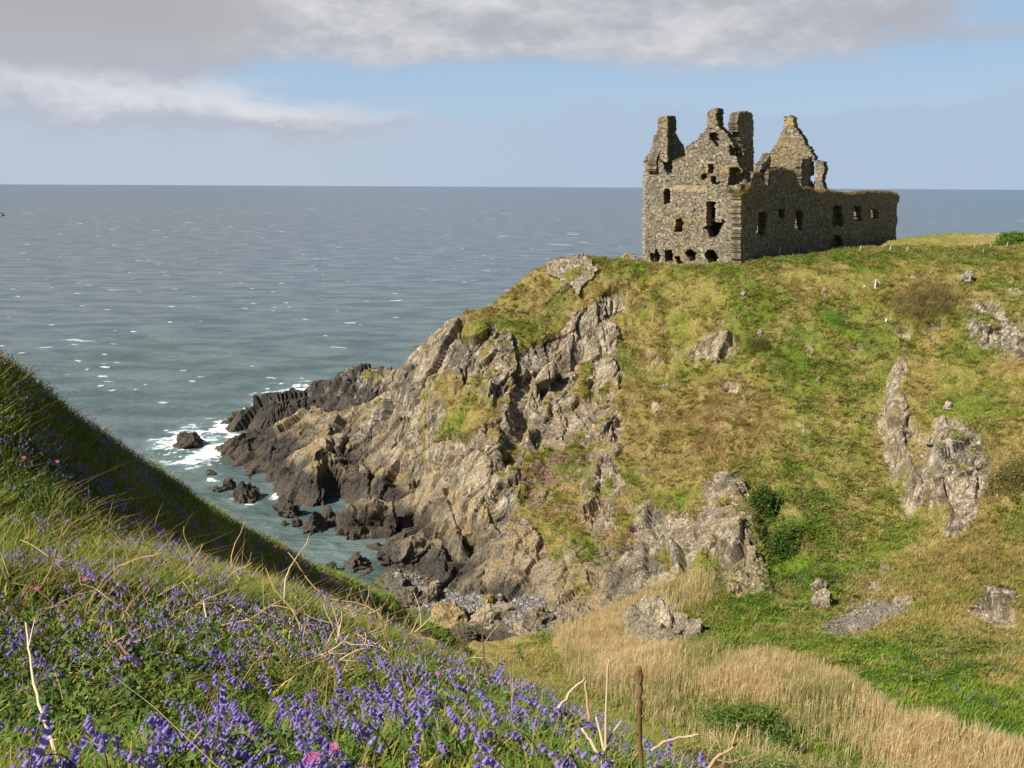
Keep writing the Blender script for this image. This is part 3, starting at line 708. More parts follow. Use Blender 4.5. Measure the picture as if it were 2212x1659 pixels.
nc = len(th); Fq = quads(len(rr), nc)
# outside the modelled wedge the sea goes on flat, so the horizon closes all round
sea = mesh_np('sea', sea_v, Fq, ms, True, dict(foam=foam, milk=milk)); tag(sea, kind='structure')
# ------------------------------------------------------------------ the ruined castle
def Zv(q): return [((2480 + .5425 * a) / 1.8517, (380 + .5425 * b) / 1.8517) for a, b in q]
CORNER = at(1600, 570, 111.0)[:2]
_far = at(1939, 540, 155.0)[:2]
EL = (_far - CORNER) / np.linalg.norm(_far - CORNER)          # along the long side wall
EG = np.array([-EL[1], EL[0]])                                # along the gable, to the left
def on_plane(q, O, d):
    """view pixels -> (distance along d, height) on an upright plane"""
    out = []
    for px, py in q:
        r = ray(px, py)
        A = np.array([[r[0], -d[0]], [r[1], -d[1]]]); t, s = np.linalg.solve(A, O - CAM[:2])
        out.append((s, CAM[2] + t * r[2]))
    return out

def stone_colour(S, rnd, edge, z0, tint=None, lichen=None):
    """rubble masonry: each stone its own grey, buff or pink, dark joints"""
    c = lerp((.190, .172, .120), (.335, .292, .198), rnd)
    k = vnoise(np.floor(np.stack([rnd * 977, rnd * 331, rnd * 0], 1)) , 1.0, 5)
    c = lerp(c, np.array([.40, .29, .215]), (k > .80) * .7)
    c = lerp(c, np.array([.45, .40, .30]), (k < .10) * .8)
    c = lerp(c, np.array([.33, .25, .11]), sstep(.50, .72, fbm(S, 3.0, 3, 211)) * .55)       # ochre staining
    c = lerp(c, np.array([.19, .17, .13]), sstep(.55, .75, fbm(S, 2.2, 3, 212)) * .5)
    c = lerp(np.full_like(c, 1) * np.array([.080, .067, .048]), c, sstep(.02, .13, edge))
    return c

STONE = None
def wall(name, outline, holes, O, d, thick, parent, cell=.115, back=None, bottom=None, dressed=(), yellow=None, seed=0, clip=None, rough=1.0, tone=.86):
    """a ragged slab of masonry standing on plane (O, d); its mass lies on the side of `back`"""
    pl = [on_plane(q, O, d) for q in outline]; ho = [on_plane(q, O, d) for q in holes]
    for i_, q in enumerate(ho):                                   # robbed-out openings, a little wider than they are tall
        ms, mz = sum(a[0] for a in q) / len(q), sum(a[1] for a in q) / len(q); ho[i_] = [(ms + (a - ms) * 1.2, mz + (b - mz) * 1.07) for a, b in q]
    allp = [a for q in pl for a in q]
    s0, s1 = min(a[0] for a in allp), max(a[0] for a in allp); z0, z1 = min(a[1] for a in allp), max(a[1] for a in allp)
    if bottom is not None: z0 = bottom
    ns, nz = int((s1 - s0) / cell) + 3, int((z1 - z0) / cell) + 3
    S, Zg = np.meshgrid(s0 - cell + np.arange(ns + 1) * cell, z0 - cell + np.arange(nz + 1) * cell)
    sc, zc = (S[:-1, :-1] + cell / 2), (Zg[:-1, :-1] + cell / 2)
    Q = np.stack([sc.ravel(), zc.ravel() * 1.35, np.full(sc.size, seed * 3.7)], 1)
    # broken edges follow whole stones: test each stone's own middle rather than the cell
    jit = np.stack([vnoise(Q, .45, 221) - .5, vnoise(Q, .45, 222) - .5], 1) * .36 * rough
    ts, tz = sc.ravel() + jit[:, 0], zc.ravel() + jit[:, 1]
    M_ = np.zeros(sc.size, bool)
    for q in pl: M_ |= in_poly(ts, np.maximum(tz, z0 + .1) if bottom is not None else tz, q if bottom is None else q)
    for q in ho:
        M_ &= ~in_poly(ts * .75 + sc.ravel() * .25, tz * .75 + zc.ravel() * .25, q)
    if clip is not None: M_ &= (sc.ravel() > clip[0]) & (sc.ravel() < clip[1])
    M_ = M_.reshape(sc.shape)
    nv = S.size
    idx = np.arange(nv).reshape(S.shape)
    Pq = np.stack([S.ravel() + (vnoise(np.stack([S.ravel(), Zg.ravel() * 1.1, 0 * S.ravel()], 1), .7, 225) - .5) * .25, Zg.ravel() * 1.35, np.full(nv, seed * 3.7)], 1)
    o1, e1, r1 = voro(Pq, .44, 231 + seed)
    nrm = np.array(back); nrm = nrm / np.linalg.norm(nrm)
    relief = (-.04 * (1 - sstep(.0, .14, e1)) + (r1 - .5) * .055 + o1 * .03) * rough + (fbm(Pq, 3.5, 2, 236) - .5) * .16
    big = .35 * (vnoise(Pq, 1.3, 233) - .5)
    F3 = np.stack([O[0] + d[0] * S.ravel(), O[1] + d[1] * S.ravel(), Zg.ravel()], 1)
    n3 = np.array([nrm[0], nrm[1], 0])
    j3 = (np.stack([vnoise(Pq, .21, 234) - .5, vnoise(Pq, .21, 235) - .5], 1)) * .09
    F3[:, :2] += j3[:, :1] * d; F3[:, 2] += j3[:, 1]
    front = F3 - n3 * relief[:, None]; backv = F3 + n3 * (thick + big)[:, None]
    rim = F3 + n3 * (thick * .5 + big * .6)[:, None]
    V = np.concatenate([front, rim, backv]); q = []
    a, b, c, e = idx[:-1, :-1][M_], idx[:-1, 1:][M_], idx[1:, 1:][M_], idx[1:, :-1][M_]
    q.append(np.stack([a, b, c, e], 1)); q.append(np.stack([a, e, c, b], 1) + 2 * nv)
    Mp = np.pad(M_, 1)
    for (di, dj, u, v) in ((0, -1, 0, 3), (0, 1, 2, 1), (-1, 0, 1, 0), (1, 0, 3, 2)):
        nb = Mp[1 + di:Mp.shape[0] - 1 + di, 1 + dj:Mp.shape[1] - 1 + dj]
        m = M_ & ~nb
        cs = [idx[:-1, :-1][m], idx[:-1, 1:][m], idx[1:, 1:][m], idx[1:, :-1][m]]
        p0, p1 = cs[u], cs[v]
        q.append(np.stack([p0, p1, p1 + nv, p0 + nv], 1)); q.append(np.stack([p0 + nv, p1 + nv, p1 + 2 * nv, p0 + 2 * nv], 1))
    Fq = np.concatenate(q)
    used = np.zeros(len(V), bool); used[Fq.ravel()] = True
    remap = np.cumsum(used) - 1
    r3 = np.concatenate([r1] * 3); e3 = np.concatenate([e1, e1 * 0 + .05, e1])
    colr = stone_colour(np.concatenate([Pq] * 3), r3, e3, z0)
    Sx, Zx = np.tile(S.ravel(), 3), np.tile(Zg.ravel(), 3)
    for poly, cc in dressed:
        m = in_poly(Sx, Zx, on_plane(poly, O, d)); blk = np.floor(Zx / .42) * 13.7 + np.floor(Sx / .55 + .5 * (np.floor(Zx / .42) % 2)) * 5.3
        t = vnoise(np.stack([blk, blk * 0, blk * 0], 1), 1.0, 9)
        colr[m] = (np.array(cc) * (.78 + .36 * t[:, None]) * (.6 + .4 * (np.abs(Zx / .42 % 1 - .5) < .40))[:, None])[m]
    if yellow is not None:
        m = Zx > yellow; y = sstep(.25, .5, vnoise(np.stack([Sx, Zx, 0 * Sx], 1), .5, 7)) * m
        colr = lerp(colr, np.array([.46, .34, .10]), y * .85)
    # turf and moss lodge along broken tops
    colr = colr * tone
    o = mesh_np(name, V[used], remap[Fq], STONE, False, dict(col=colr[used]), parent)
    m = M_ & ~Mp[2:, 1:-1]
    ii, jj = np.where(m)
    tops = np.stack([O[0] + d[0] * sc[ii, jj], O[1] + d[1] * sc[ii, jj], zc[ii, jj] + cell / 2], 1)
    return o, tops, n3, thick
STONE, _N = new_mat('rubble_masonry')
_a = _N('ShaderNodeAttribute', attribute_name='col'); _g = _N('ShaderNodeNewGeometry')
_n = _N('ShaderNodeTexNoise', {'Vector': _g.outputs['Position'], 'Scale': 7.0, 'Detail': 5.0, 'Roughness': .65})
_c2 = _N.mix(1.0, _a.outputs['Color'], _N.ramp(_n.outputs[0], [(.25, .6), (.75, 1.4)]), 'MULTIPLY')
_b = _N('ShaderNodeBump', {'Height': _n.outputs[0], 'Strength': .8, 'Distance': .1})
_s = _N('ShaderNodeBsdfPrincipled', {'Base Color': _c2, 'Roughness': .92, 'Normal': _b.outputs[0]}); _s.inputs['Specular IOR Level'].default_value = .12
_o = _N('ShaderNodeOutputMaterial'); _N.l.new(_s.outputs[0], _o.inputs[0])

castle = empty('ruined_castle', (float(CORNER[0]), float(CORNER[1]), 27.5))
tag(castle, 'roofless grey stone castle ruin with broken gables and chimneys on the headland', 'castle ruin')
castle_local = []
BASE = 24.5
TOPS = {}
def cwall(key, name, *a, **k):
    o, tops, n3, th_ = wall(name, *a, parent=castle, **k)
    o.matrix_parent_inverse = Matrix.Translation(castle.location).inverted()
    TOPS[key] = (tops, n3, th_); return o
EL3, EG3 = EL, EG
G_out = [(150, 1330), (160, 1240), (172, 482), (315, 484), (322, 545), (350, 578), (383, 570), (388, 490), (482, 452), (480, 398), (545, 355), (572, 325), (590, 285), (625, 268), (652, 235), (646, 190), (646, 118), (690, 97), (712, 98),
         (712, 188), (716, 222), (738, 245), (775, 270), (800, 312), (826, 350), (838, 380), (800, 372), (800, 455), (850, 450), (868, 492), (880, 520), (905, 560), (885, 590), (884, 655), (890, 668), (880, 715), (893, 738), (890, 1060), (862, 1080), (850, 1120), (872, 1150), (835, 1180), (850, 1240), (850, 1330)]
W_hole = [[(325, 695), (363, 695), (363, 798), (325, 798)], [(645, 795), (697, 795), (697, 925), (740, 918), (757, 930), (725, 1010), (700, 1050), (662, 1040), (645, 990), (620, 990), (645, 960)],
          [(652, 512), (715, 512), (722, 600), (728, 650), (700, 658), (670, 640), (665, 600), (600, 632), (608, 580), (650, 572)], [(668, 285), (700, 280), (722, 290), (730, 372), (700, 376), (690, 340), (665, 332)],
          [(812, 545), (870, 530), (878, 545), (878, 650), (800, 668)], [(410, 918), (440, 908), (464, 940), (448, 1010), (402, 1010), (414, 965)], [(220, 1170), (258, 1165), (262, 1138), (275, 1140), (292, 1190), (285, 1235), (240, 1235)],
          [(332, 1150), (375, 1143), (385, 1200), (392, 1226), (335, 1225)], [(405, 1195), (430, 1190), (460, 1240), (425, 1246)], [(478, 1162), (515, 1132), (552, 1160), (550, 1218), (520, 1222)], [(630, 1182), (655, 1140), (690, 1138), (714, 1190), (710, 1252), (678, 1256)]]
PINK = (.44, .30, .20); BUFF = (.42, .37, .27)
dr = [(Zv([(622, 785), (648, 785), (648, 985), (622, 985)]), PINK), (Zv([(697, 785), (718, 785), (718, 920), (697, 920)]), BUFF), (Zv([(630, 500), (653, 500), (653, 580), (630, 580)]), PINK), (Zv([(640, 495), (705, 495), (705, 512), (640, 512)]), BUFF),
      (Zv([(310, 680), (380, 680), (380, 696), (310, 696)]), BUFF), (Zv([(363, 690), (380, 690), (380, 805), (363, 805)]), BUFF), (Zv([(398, 915), (414, 915), (414, 975), (398, 975)]), PINK), (Zv([(872, 735), (900, 735), (900, 1060), (872, 1060)]), (.36, .29, .19)), (Zv([(160, 482), (186, 482), (186, 1240), (160, 1240)]), (.36, .32, .25)),
      (Zv([(640, 782), (720, 782), (720, 795), (640, 795)]), BUFF), (Zv([(390, 660), (640, 660), (640, 712), (390, 712)]), (.40, .33, .20))]
cwall('G', 'gable_wall', [Zv(G_out)], [Zv(h) for h in W_hole], CORNER, EG, 1.5, back=EL, dressed=dr, seed=0)
# left-hand chimney on the gable's far shoulder, and the inner face of the back wall behind it
cwall('LC', 'chimney', [Zv([(178, 500), (185, 470), (215, 430), (245, 370), (275, 324), (302, 318), (302, 240), (292, 236), (296, 182), (330, 152), (350, 150), (350, 500)])], [], CORNER + EL * .25, EG, 2.1, back=EL, seed=1)
B0 = CORNER + EG * 12.6
cwall('B', 'back_wall', [Zv([(262, 560), (270, 478), (300, 380), (306, 325), (340, 250), (350, 170), (378, 158), (410, 152), (412, 270), (428, 312), (465, 365), (482, 402), (480, 560)])], [Zv([(355, 290), (380, 285), (385, 370), (358, 372)])], B0, EL, 1.3, back=EG, seed=2)
def rect_wall(key, name, s0, s1, z0, z1, O, d, thick, back, holes=(), seed=0):
    """a plain length of wall given by its own measures"""
    global on_plane
    keep_ = on_plane
    on_plane = lambda q, O_, d_: q
    try:
        n = max(2, int((s1 - s0) / 1.5)); rg = np.random.default_rng(seed)
        top = [(s0 + (s1 - s0) * i / n, z1 + rg.uniform(-.5, .3)) for i in range(n + 1)]
        o = cwall(key, name, [[(s0, z0), *top, (s1, z0)]], list(holes), O, d, thick, back=back, seed=seed, cell=.2)
    finally: on_plane = keep_
    return o
rect_wall('B2', 'back_wall', .8, 25.5, BASE, 40.6, CORNER + EG * 12.9, EL, 1.2, EG, seed=3)
# main chimney's deep stack
MC = Zv([(646, 215), (646, 118), (690, 97), (712, 98), (712, 215), (690, 250), (660, 250)])
cwall('MC', 'chimney', [MC], [], CORNER - EL * .06, EG, 1.9, back=EL, seed=4)
# long side wall with the lower gallery range, in shade
L_out = [(890, 1330), (893, 735), (930, 715), (962, 660), (972, 605), (985, 580), (1012, 570), (1030, 580), (1052, 632), (1085, 660), (1096, 600), (1100, 562), (1150, 548), (1220, 545), (1282, 562), (1304, 595), (1312, 640), (1342, 688), (1400, 682), (1460, 720), (1525, 706), (1560, 716), (1640, 722), (1700, 732), (1780, 720), (1850, 714), (1930, 714), (1990, 717), (2040, 732), (2060, 752), (2064, 775), (2046, 805), (2042, 860), (2048, 930), (2036, 1000), (2040, 1050), (2025, 1120), (2020, 1330)]
L_hole = [[(1025, 862), (1076, 862), (1072, 1025), (1035, 1030), (1012, 1010), (1022, 950)], [(1172, 838), (1215, 838), (1215, 905), (1172, 905)], [(1300, 845), (1345, 845), (1340, 995), (1295, 990)], [(1578, 830), (1605, 818), (1635, 830), (1640, 960), (1575, 960)],
          [(1560, 1160), (1562, 1080), (1585, 1035), (1625, 1040), (1642, 1085), (1640, 1160)], [(1727, 825), (1755, 816), (1780, 826), (1780, 925), (1730, 925)], [(1856, 842), (1905, 842), (1905, 910), (1860, 910)]]
drl = [(Zv([(1846, 840), (1862, 840), (1862, 910), (1846, 910)]), PINK), (Zv([(1015, 850), (1085, 850), (1085, 862), (1015, 862)]), BUFF), (Zv([(893, 735), (905, 735), (905, 1060), (893, 1060)]), (.36, .29, .19))]
cwall('L', 'side_wall', [Zv(L_out)], [Zv(h) for h in L_hole], CORNER + EL * .14, EL, 1.3, back=EG, dressed=drl, seed=5)
cwall('LE', 'side_wall', [Zv([(1028, 760), (1030, 556), (1060, 550), (1092, 560), (1100, 600), (1086, 664), (1080, 760)])], [], CORNER + EL * 7.6, EG, 3.0, back=EL, seed=12, clip=(-.35, 3.0))
# tall broken stack rising inside the corner
S0 = CORNER + EG * 1.9
cwall('ST', 'chimney', [Zv([(872, 150), (882, 130), (898, 124), (970, 128), (984, 150), (986, 560), (984, 760), (900, 760), (896, 520), (900, 400), (896, 340), (884, 300), (888, 282), (872, 262), (868, 200)])], [], S0, EL, 1.25, back=EG, seed=6)
cwall('SC', 'string_course', [Zv([(872, 412), (990, 408), (994, 432), (940, 436), (872, 430)])], [], S0 - EG * .22, EL, .5, back=EG, seed=7)
cwall('SB', 'inner_wall', [Zv([(838, 760), (838, 380), (870, 352), (890, 380), (905, 420), (900, 760)])], [], CORNER + EG * .5 + EL * 1.9, EG, 1.3, back=EL, seed=8)
# gable at the far end of the main block
F0 = CORNER + EL * 26.1
YZ = on_plane(Zv([(1240, 222)]), F0, EG)[0][1]
cwall('FG', 'far_gable', [Zv([(1108, 1100), (1110, 600), (1106, 430), (1112, 412), (1140, 375), (1165, 330), (1190, 280), (1205, 240), (1212, 228), (1208, 162), (1250, 154), (1280, 160), (1282, 230), (1318, 270), (1350, 322), (1375, 372), (1405, 420), (1430, 460), (1436, 488), (1500, 488), (1506, 560), (1490, 640), (1510, 690), (1520, 1100)])],
      [Zv([(1345, 545), (1362, 510), (1400, 495), (1430, 500), (1432, 600), (1420, 655), (1390, 692), (1352, 684), (1335, 630)])], F0, EG, 1.4, back=EL, yellow=YZ, seed=9)
cwall('FI', 'inner_wall', [Zv([(1335, 760), (1340, 480), (1430, 440), (1432, 600), (1404, 605), (1408, 640), (1432, 650), (1436, 760)])], [], CORNER + EG * 3.0 + EL * 0, EL, 1.0, back=EG, seed=10)
cwall('FW', 'inner_wall', [Zv([(1020, 575), (1050, 510), (1085, 470), (1106, 430), (1112, 430), (1112, 620), (1020, 620)])], [], CORNER + EG * 8.2, EL, 1.2, back=EG, seed=11)
_b0 = [Zv([(1108, 404), (1112, 398), (1140, 402), (1240, 396), (1330, 402), (1352, 412), (1352, 420), (1330, 410), (1240, 405), (1140, 411)])]
rect_wall('GB', 'back_wall', 27, 57, BASE, 35.8, CORNER + EG * 6.2, EL, 1.1, EG, seed=13)
rect_wall('GE', 'end_wall', .6, 6.4, BASE, 31.2, CORNER + EL * 56.2, EG, 1.1, EL, seed=14)
cwall('GI', 'inner_wall', [Zv([(648, 395), (650, 262), (750, 262), (752, 395)])], [], CORNER + EL * 1.0, EG, .6, back=EL, seed=16)
rect_wall('XW', 'cross_wall', 5.2, 12.7, BASE, 41.0, CORNER + EL * 6.0, EG, 1.0, EL, seed=15)
# stone vault over the ground floor and a slab above, added to darken openings
def box_on(s0, s1, v0, v1, z0, z1):
    V = []
    for zz in (z0, z1):
        for s, v in ((s0, v0), (s1, v0), (s1, v1), (s0, v1)):
            q = CORNER + EL * s + EG * v; V.append((q[0], q[1], zz))
    return np.array(V), np.array([[0, 3, 2, 1], [4, 5, 6, 7], [0, 1, 5, 4], [1, 2, 6, 5], [2, 3, 7, 6], [3, 0, 4, 7]])
for zz in (30.2, 33.6):
    V, F = box_on(1.7, 24.5, 1.5, 12.7, zz, zz + .45)
    o = mesh_np('vault', V, F, STONE, False, dict(col=np.full((8, 3), .2)), castle); o.matrix_parent_inverse = Matrix.Translation(castle.location).inverted()

# turf that has rooted along the broken wall tops
def blades(base, length, width, lean, colr, segs=2, bend=.5, rg=None, face=None):
    """grass blades as tapering strips: base (n,3), returns V, F, C"""
    rg = rg or rng; n = len(base)
    az_ = rg.uniform(0, 2 * math.pi, n) if face is None else face
    side = np.stack([np.cos(az_), np.sin(az_), np.zeros(n)], 1)
    out = np.stack([-np.sin(az_), np.cos(az_), np.zeros(n)], 1)
    rows = []
    L = np.broadcast_to(length, n)[:, None]; Wd = np.broadcast_to(width, n)[:, None]
    ln = lean if np.ndim(lean) == 2 else np.broadcast_to(np.asarray(lean, float), (n, 3))
    bd = np.broadcast_to(bend, n)[:, None]
    for k in range(segs):
        t = k / segs
        c = base + np.array([0, 0, 1]) * L * (t - .35 * bd * t * t) + (out * bd * .8 + ln) * L * t * t
        ww = Wd * (1 - .75 * t * t) * .5
        rows += [c - side * ww, c + side * ww]
    tip = base + np.array([0, 0, 1]) * L * (1 - .35 * bd) + (out * bd * .8 + ln) * L
    V = np.concatenate(rows + [tip]); q = []
    for k in range(segs - 1):
        a = np.arange(n) + 2 * k * n
        q.append(np.stack([a, a + n, a + 3 * n, a + 2 * n], 1))
    a = np.arange(n) + 2 * (segs - 1) * n
    tri = np.stack([a, a + n, np.arange(n) + 2 * segs * n], 1)
    C = np.concatenate([colr] * (2 * segs + 1))
    return V, q, tri, C
def blade_obj(name, parts, mat, parent=None):
    Vs, Qs, Ts, Cs, off = [], [], [], [], 0
    for V, q, t, C in parts:
        Vs.append(V); Cs.append(C); Qs += [a + off for a in q]; Ts.append(t + off); off += len(V)
    F = ([np.concatenate(Qs)] if Qs else []) + [np.concatenate(Ts)]
    return mesh_np(name, np.concatenate(Vs), F, mat, False, dict(col=np.concatenate(Cs)), parent)
GRASS = attr_mat('grass_blades', rough=.65, trans=.35, spec=.25)
def in_frame(P, m=120):
    a, b, w_ = project(P); return (a > -m) & (a < 2212 + m) & (b > -m) & (b < 1659 + m) & (w_ > 0)
cap_parts = []
for key, zone, n in (('G', [(172, 440), (335, 440), (335, 500), (172, 500)], 900), ('G', [(380, 395), (560, 340), (560, 500), (380, 500)], 500), ('LC', [(170, 300), (320, 300), (320, 520), (170, 520)], 500), ('L', [(1030, 530), (1300, 530), (1300, 600), (1030, 600)], 1600),
                     ('L', [(1340, 650), (1500, 650), (1500, 760), (1340, 760)], 900), ('L', [(1500, 690), (2070, 690), (2070, 780), (1500, 780)], 4200), ('L', [(890, 640), (985, 640), (985, 745), (890, 745)], 700), ('SB', [(830, 340), (910, 340), (910, 430), (830, 430)], 500), ('GB', None, 1500)):
    tops, n3, tk = TOPS[key]
    if zone is not None:
        a, b, _ = project(tops); zz = Zv(zone); m = in_poly(a, b, zz); tops = tops[m]
    if not len(tops): continue
    k = rng.integers(0, len(tops), n)
    bs_ = tops[k] + n3 * rng.uniform(-.12, tk, n)[:, None] + np.array([0, 0, -.08]) + rng.normal(0, .05, (n, 3))
    c = lerp((.30, .20, .06), (.13, .13, .02), rng.random(n) ** 1.4) * rng.uniform(.7, 1.2, n)[:, None]
    cap_parts.append(blades(bs_, rng.uniform(.18, .42, n), .07, (.15, .05, 0), c, 2, rng.uniform(.2, .9, n)))
# the overgrown ledge on the near corner
n = 1500
s = rng.uniform(-.1, 3.4, n); v = rng.uniform(.1, 2.2, n); zz_ = on_plane(Zv([(893, 735)]), CORNER, EG)[0][1]
q = CORNER + EL * s[:, None] + EG * v[:, None]
V, F = box_on(.1, 3.6, .12, 2.0, zz_ - 1.6, zz_ + .25)
o = mesh_np('wall_core', V, F, STONE, False, dict(col=np.full((8, 3), .16)), castle); o.matrix_parent_inverse = Matrix.Translation(castle.location).inverted()
bs_ = np.stack([q[:, 0], q[:, 1], zz_ + .2 + .9 * sstep(.3, 2.2, v) * 1.0 * 0 + rng.uniform(-.05, .1, n)], 1)
cap_parts.append(blades(bs_, rng.uniform(.25, .8, n), .09, (-.1, -.2, 0), lerp((.32, .20, .06), (.12, .12, .02), rng.random(n)), 2, rng.uniform(.3, 1, n)))
o = blade_obj('grass_cap', cap_parts, GRASS, castle); o.matrix_parent_inverse = Matrix.Translation(castle.location).inverted()

# ------------------------------------------------------------------ masonry on the slope left of the castle
def Cv(q): return [(1080 + .1709 * a, 529 + .1709 * b) for a, b in q]
rw = Cv([(590, 330), (600, 240), (640, 215), (800, 205), (960, 185), (1080, 160), (1190, 215), (1195, 285), (1260, 310), (1200, 400), (1130, 460), (1060, 490), (1010, 560), (985, 640), (950, 590), (930, 530), (870, 490), (770, 440), (690, 410), (630, 380)])
_q = hit([1185, 1240, 1290, 1246, 1215, 1275], [575, 590, 585, 634, 612, 608], t0=60)
Dm = min(a[1] for a in _q) - .35
Om = at(1240, 590, Dm)[:2]; dm = np.array([1.0, -.10]); dm /= np.linalg.norm(dm)
o, tops, n3, tk = wall('retaining_wall', [rw], [], Om, dm, 4.0, None, back=np.array([.1, 1.0]), seed=21, cell=.1, tone=1.05)
_n = len(o.data.vertices); _v = np.empty(_n * 3, np.float32); o.data.vertices.foreach_get('co', _v); _v = _v.reshape(-1, 3)
_sub = _v[::37]; _ys = np.arange(100, 124, .1)                     # batter it to lie back against the slope it holds
_g = np.stack([ground_z(_sub[:, 0], np.full(len(_sub), yy)) for yy in _ys], 1) > _sub[:, 2:3]
_yt = np.where(_g.any(1), _ys[_g.argmax(1)], np.nan); _ok = ~np.isnan(_yt)
_A = np.stack([_sub[_ok, 0], _sub[_ok, 2], np.ones(_ok.sum())], 1); _cf = np.linalg.lstsq(_A, _yt[_ok], rcond=None)[0]
_res = _yt[_ok] - _A @ _cf; _pl = _v[:, 0] * _cf[0] + _v[:, 2] * _cf[1] + _cf[2] + np.percentile(_res, 16) - .15
_v[:, 1] += _pl - (Om[1] + dm[1] / dm[0] * (_v[:, 0] - Om[0])); o.data.vertices.foreach_set('co', np.ascontiguousarray(_v).ravel()); o.data.update()
tag(o, 'pale rubble retaining wall on the grassy shoulder left of the castle', 'stone wall')
fr = Cv([(1490, 240), (1500, 165), (1570, 112), (1660, 106), (1722, 150), (1742, 200), (1745, 260)])
Of = at(1355, 560, 117.0)[:2]
o, *_ = wall('wall_fragment', [fr], [], Of, dm, 1.4, None, back=np.array([.1, 1.0]), seed=22, cell=.1, tone=1.2)
tag(o, 'low broken stub of rubble wall on the cliff edge just left of the castle', 'ruined wall')
# ------------------------------------------------------------------ turf, bracken and flowers on the headland
def sample_pts(n, x0, x1, y0, y1, rg, power=0.0):
    return rg.uniform(x0, x1, n), rg.uniform(y0, y1, n)
rg = np.random.default_rng(21)
n = 1500000
x, y = rg.uniform(-30, 82, n), rg.uniform(46, 122, n)
zz = ground_z(x, y); Pg = np.stack([x, y, zz], 1)
def rock_at(x, y):
    gxs, gys, _ = HEAD_GRID
    j = np.clip(np.searchsorted(gxs, x), 0, len(gxs) - 1); i = np.clip(np.searchsorted(gys, y), 0, len(gys) - 1)
    return HR.reshape(len(gys), len(gxs))[i, j]
HR = rk
ok = in_frame(Pg, 240) & (rg.random(n) > rock_at(x, y) * 1.02) & (zz > 3.2) & (mask('beach', x, y) < .3) & (mask('scree', x, y) < .3)
# not inside the castle
_cs = (np.stack([x, y], 1) - CORNER) @ EL; _cv = (np.stack([x, y], 1) - CORNER) @ EG
ok &= ~((_cs > -.2) & (_cs < 58) & (_cv > 0) & (_cv < 14.6))
ok &= rg.random(n) < .55 + .45 * sstep(.35, .6, fbm(Pg, 1.3, 3, 302))
Pg = Pg[ok][:470000]
gr, br = mask('green', Pg[:, 0], Pg[:, 1]), mask('brown', Pg[:, 0], Pg[:, 1])
c = turf_colour(Pg, gr, br, 3)
lean_n = np.stack([fbm(Pg, 1.1, 2, 303) - .5, fbm(Pg, 1.1, 2, 304) - .5, 0 * gr], 1) * 1.3 + np.array([.06, -.25, -.05]) + rg.normal(0, .3, (len(Pg), 3)) * np.array([1, 1, 0])
n = len(Pg)
c = c * rg.uniform(.5, 1.5, n)[:, None]
tall = .09 + .40 * sstep(.30, .72, fbm(Pg, 1.0, 2, 305))
L = tall * rg.uniform(.6, 1.4, n) * (1 - .3 * gr)
V, q, t, C = blades(Pg + np.array([0, 0, -.04]), L, rg.uniform(.045, .10, n) * (1 + .5 * gr), lean_n, c, 1, rg.uniform(.1, 1.1, n), rg)
hg = [(V, q, t, C)]
# coarse tussocks standing out of the sward
k = rg.permutation(n)[:60000]; k = k[fbm(Pg[k], 2.5, 3, 306) > .47][:11000]
tc0 = np.repeat(Pg[k], 14, 0); tcol = np.repeat(lerp((.50, .38, .16), (.26, .25, .05), sstep(.3, .7, vnoise(Pg[k], 1.7, 307))) * rg.uniform(.7, 1.2, len(k))[:, None], 14, 0)
an = rg.uniform(0, 6.28, len(tc0)); rr_ = rg.uniform(0, .14, len(tc0)); ts = np.repeat(rg.uniform(.6, 1.5, len(k)), 14)
tc0 = tc0 + np.stack([np.cos(an) * rr_, np.sin(an) * rr_, 0 * an - .05], 1) * ts[:, None]
hg.append(blades(tc0, .42 * ts * rg.uniform(.7, 1.2, len(an)), .05 * ts, np.stack([np.cos(an) * .6 + .15, np.sin(an) * .6 - .3, 0 * an], 1), tcol * rg.uniform(.75, 1.25, len(an))[:, None], 2, rg.uniform(.2, .8, len(an)), rg))
tag(blade_obj('headland_grass', hg, GRASS), kind='stuff')

# flat leaves of bracken, nettles and scurvy grass in the green hollows
def leaf_quads(Pc, size, cols, rg, tilt=.7):
    n = len(Pc); a = rg.uniform(0, 6.283, n); u = np.stack([np.cos(a), np.sin(a), rg.normal(0, tilt * .4, n)], 1)
    v = np.stack([-np.sin(a), np.cos(a), rg.normal(0, tilt, n)], 1)
    s = np.broadcast_to(size, n)[:, None]
    V = np.concatenate([Pc - u * s, Pc - v * s * .45, Pc + u * s, Pc + v * s * .45])
    k = np.arange(n); F = np.stack([k, k + n, k + 2 * n, k + 3 * n], 1)
    return V, F, np.concatenate([cols] * 4)
n = 700000
x, y = rg.uniform(-12, 82, n), rg.uniform(38, 118, n)
zz = ground_z(x, y); Pl = np.stack([x, y, zz], 1)
g_ = mask('green', x, y)
ok = in_frame(Pl, 60) & (rg.random(n) < g_ * 1.1 * sstep(.42, .60, fbm(Pl, 1.7, 3, 311))) & (rock_at(x, y) < .4)
ok &= ~(((np.stack([x, y], 1) - CORNER) @ EG > 0) & ((np.stack([x, y], 1) - CORNER) @ EL > 0))
Pl = Pl[ok][:90000]; n = len(Pl)
Pl[:, 2] += rg.uniform(.02, .40, n) * (.5 + fbm(Pl, 1.2, 2, 312))
c = lerp((.11, .18, .026), (.24, .28, .04), fbm(Pl, 1.4, 3, 313)) * rg.uniform(.7, 1.3, n)[:, None]
V, F, C = leaf_quads(Pl, rg.uniform(.05, .12, n), c, rg)
LEAF = attr_mat('leaves', rough=.6, trans=.35, spec=.3)
tag(mesh_np('bracken', V, F, LEAF, False, dict(col=C)), kind='stuff')

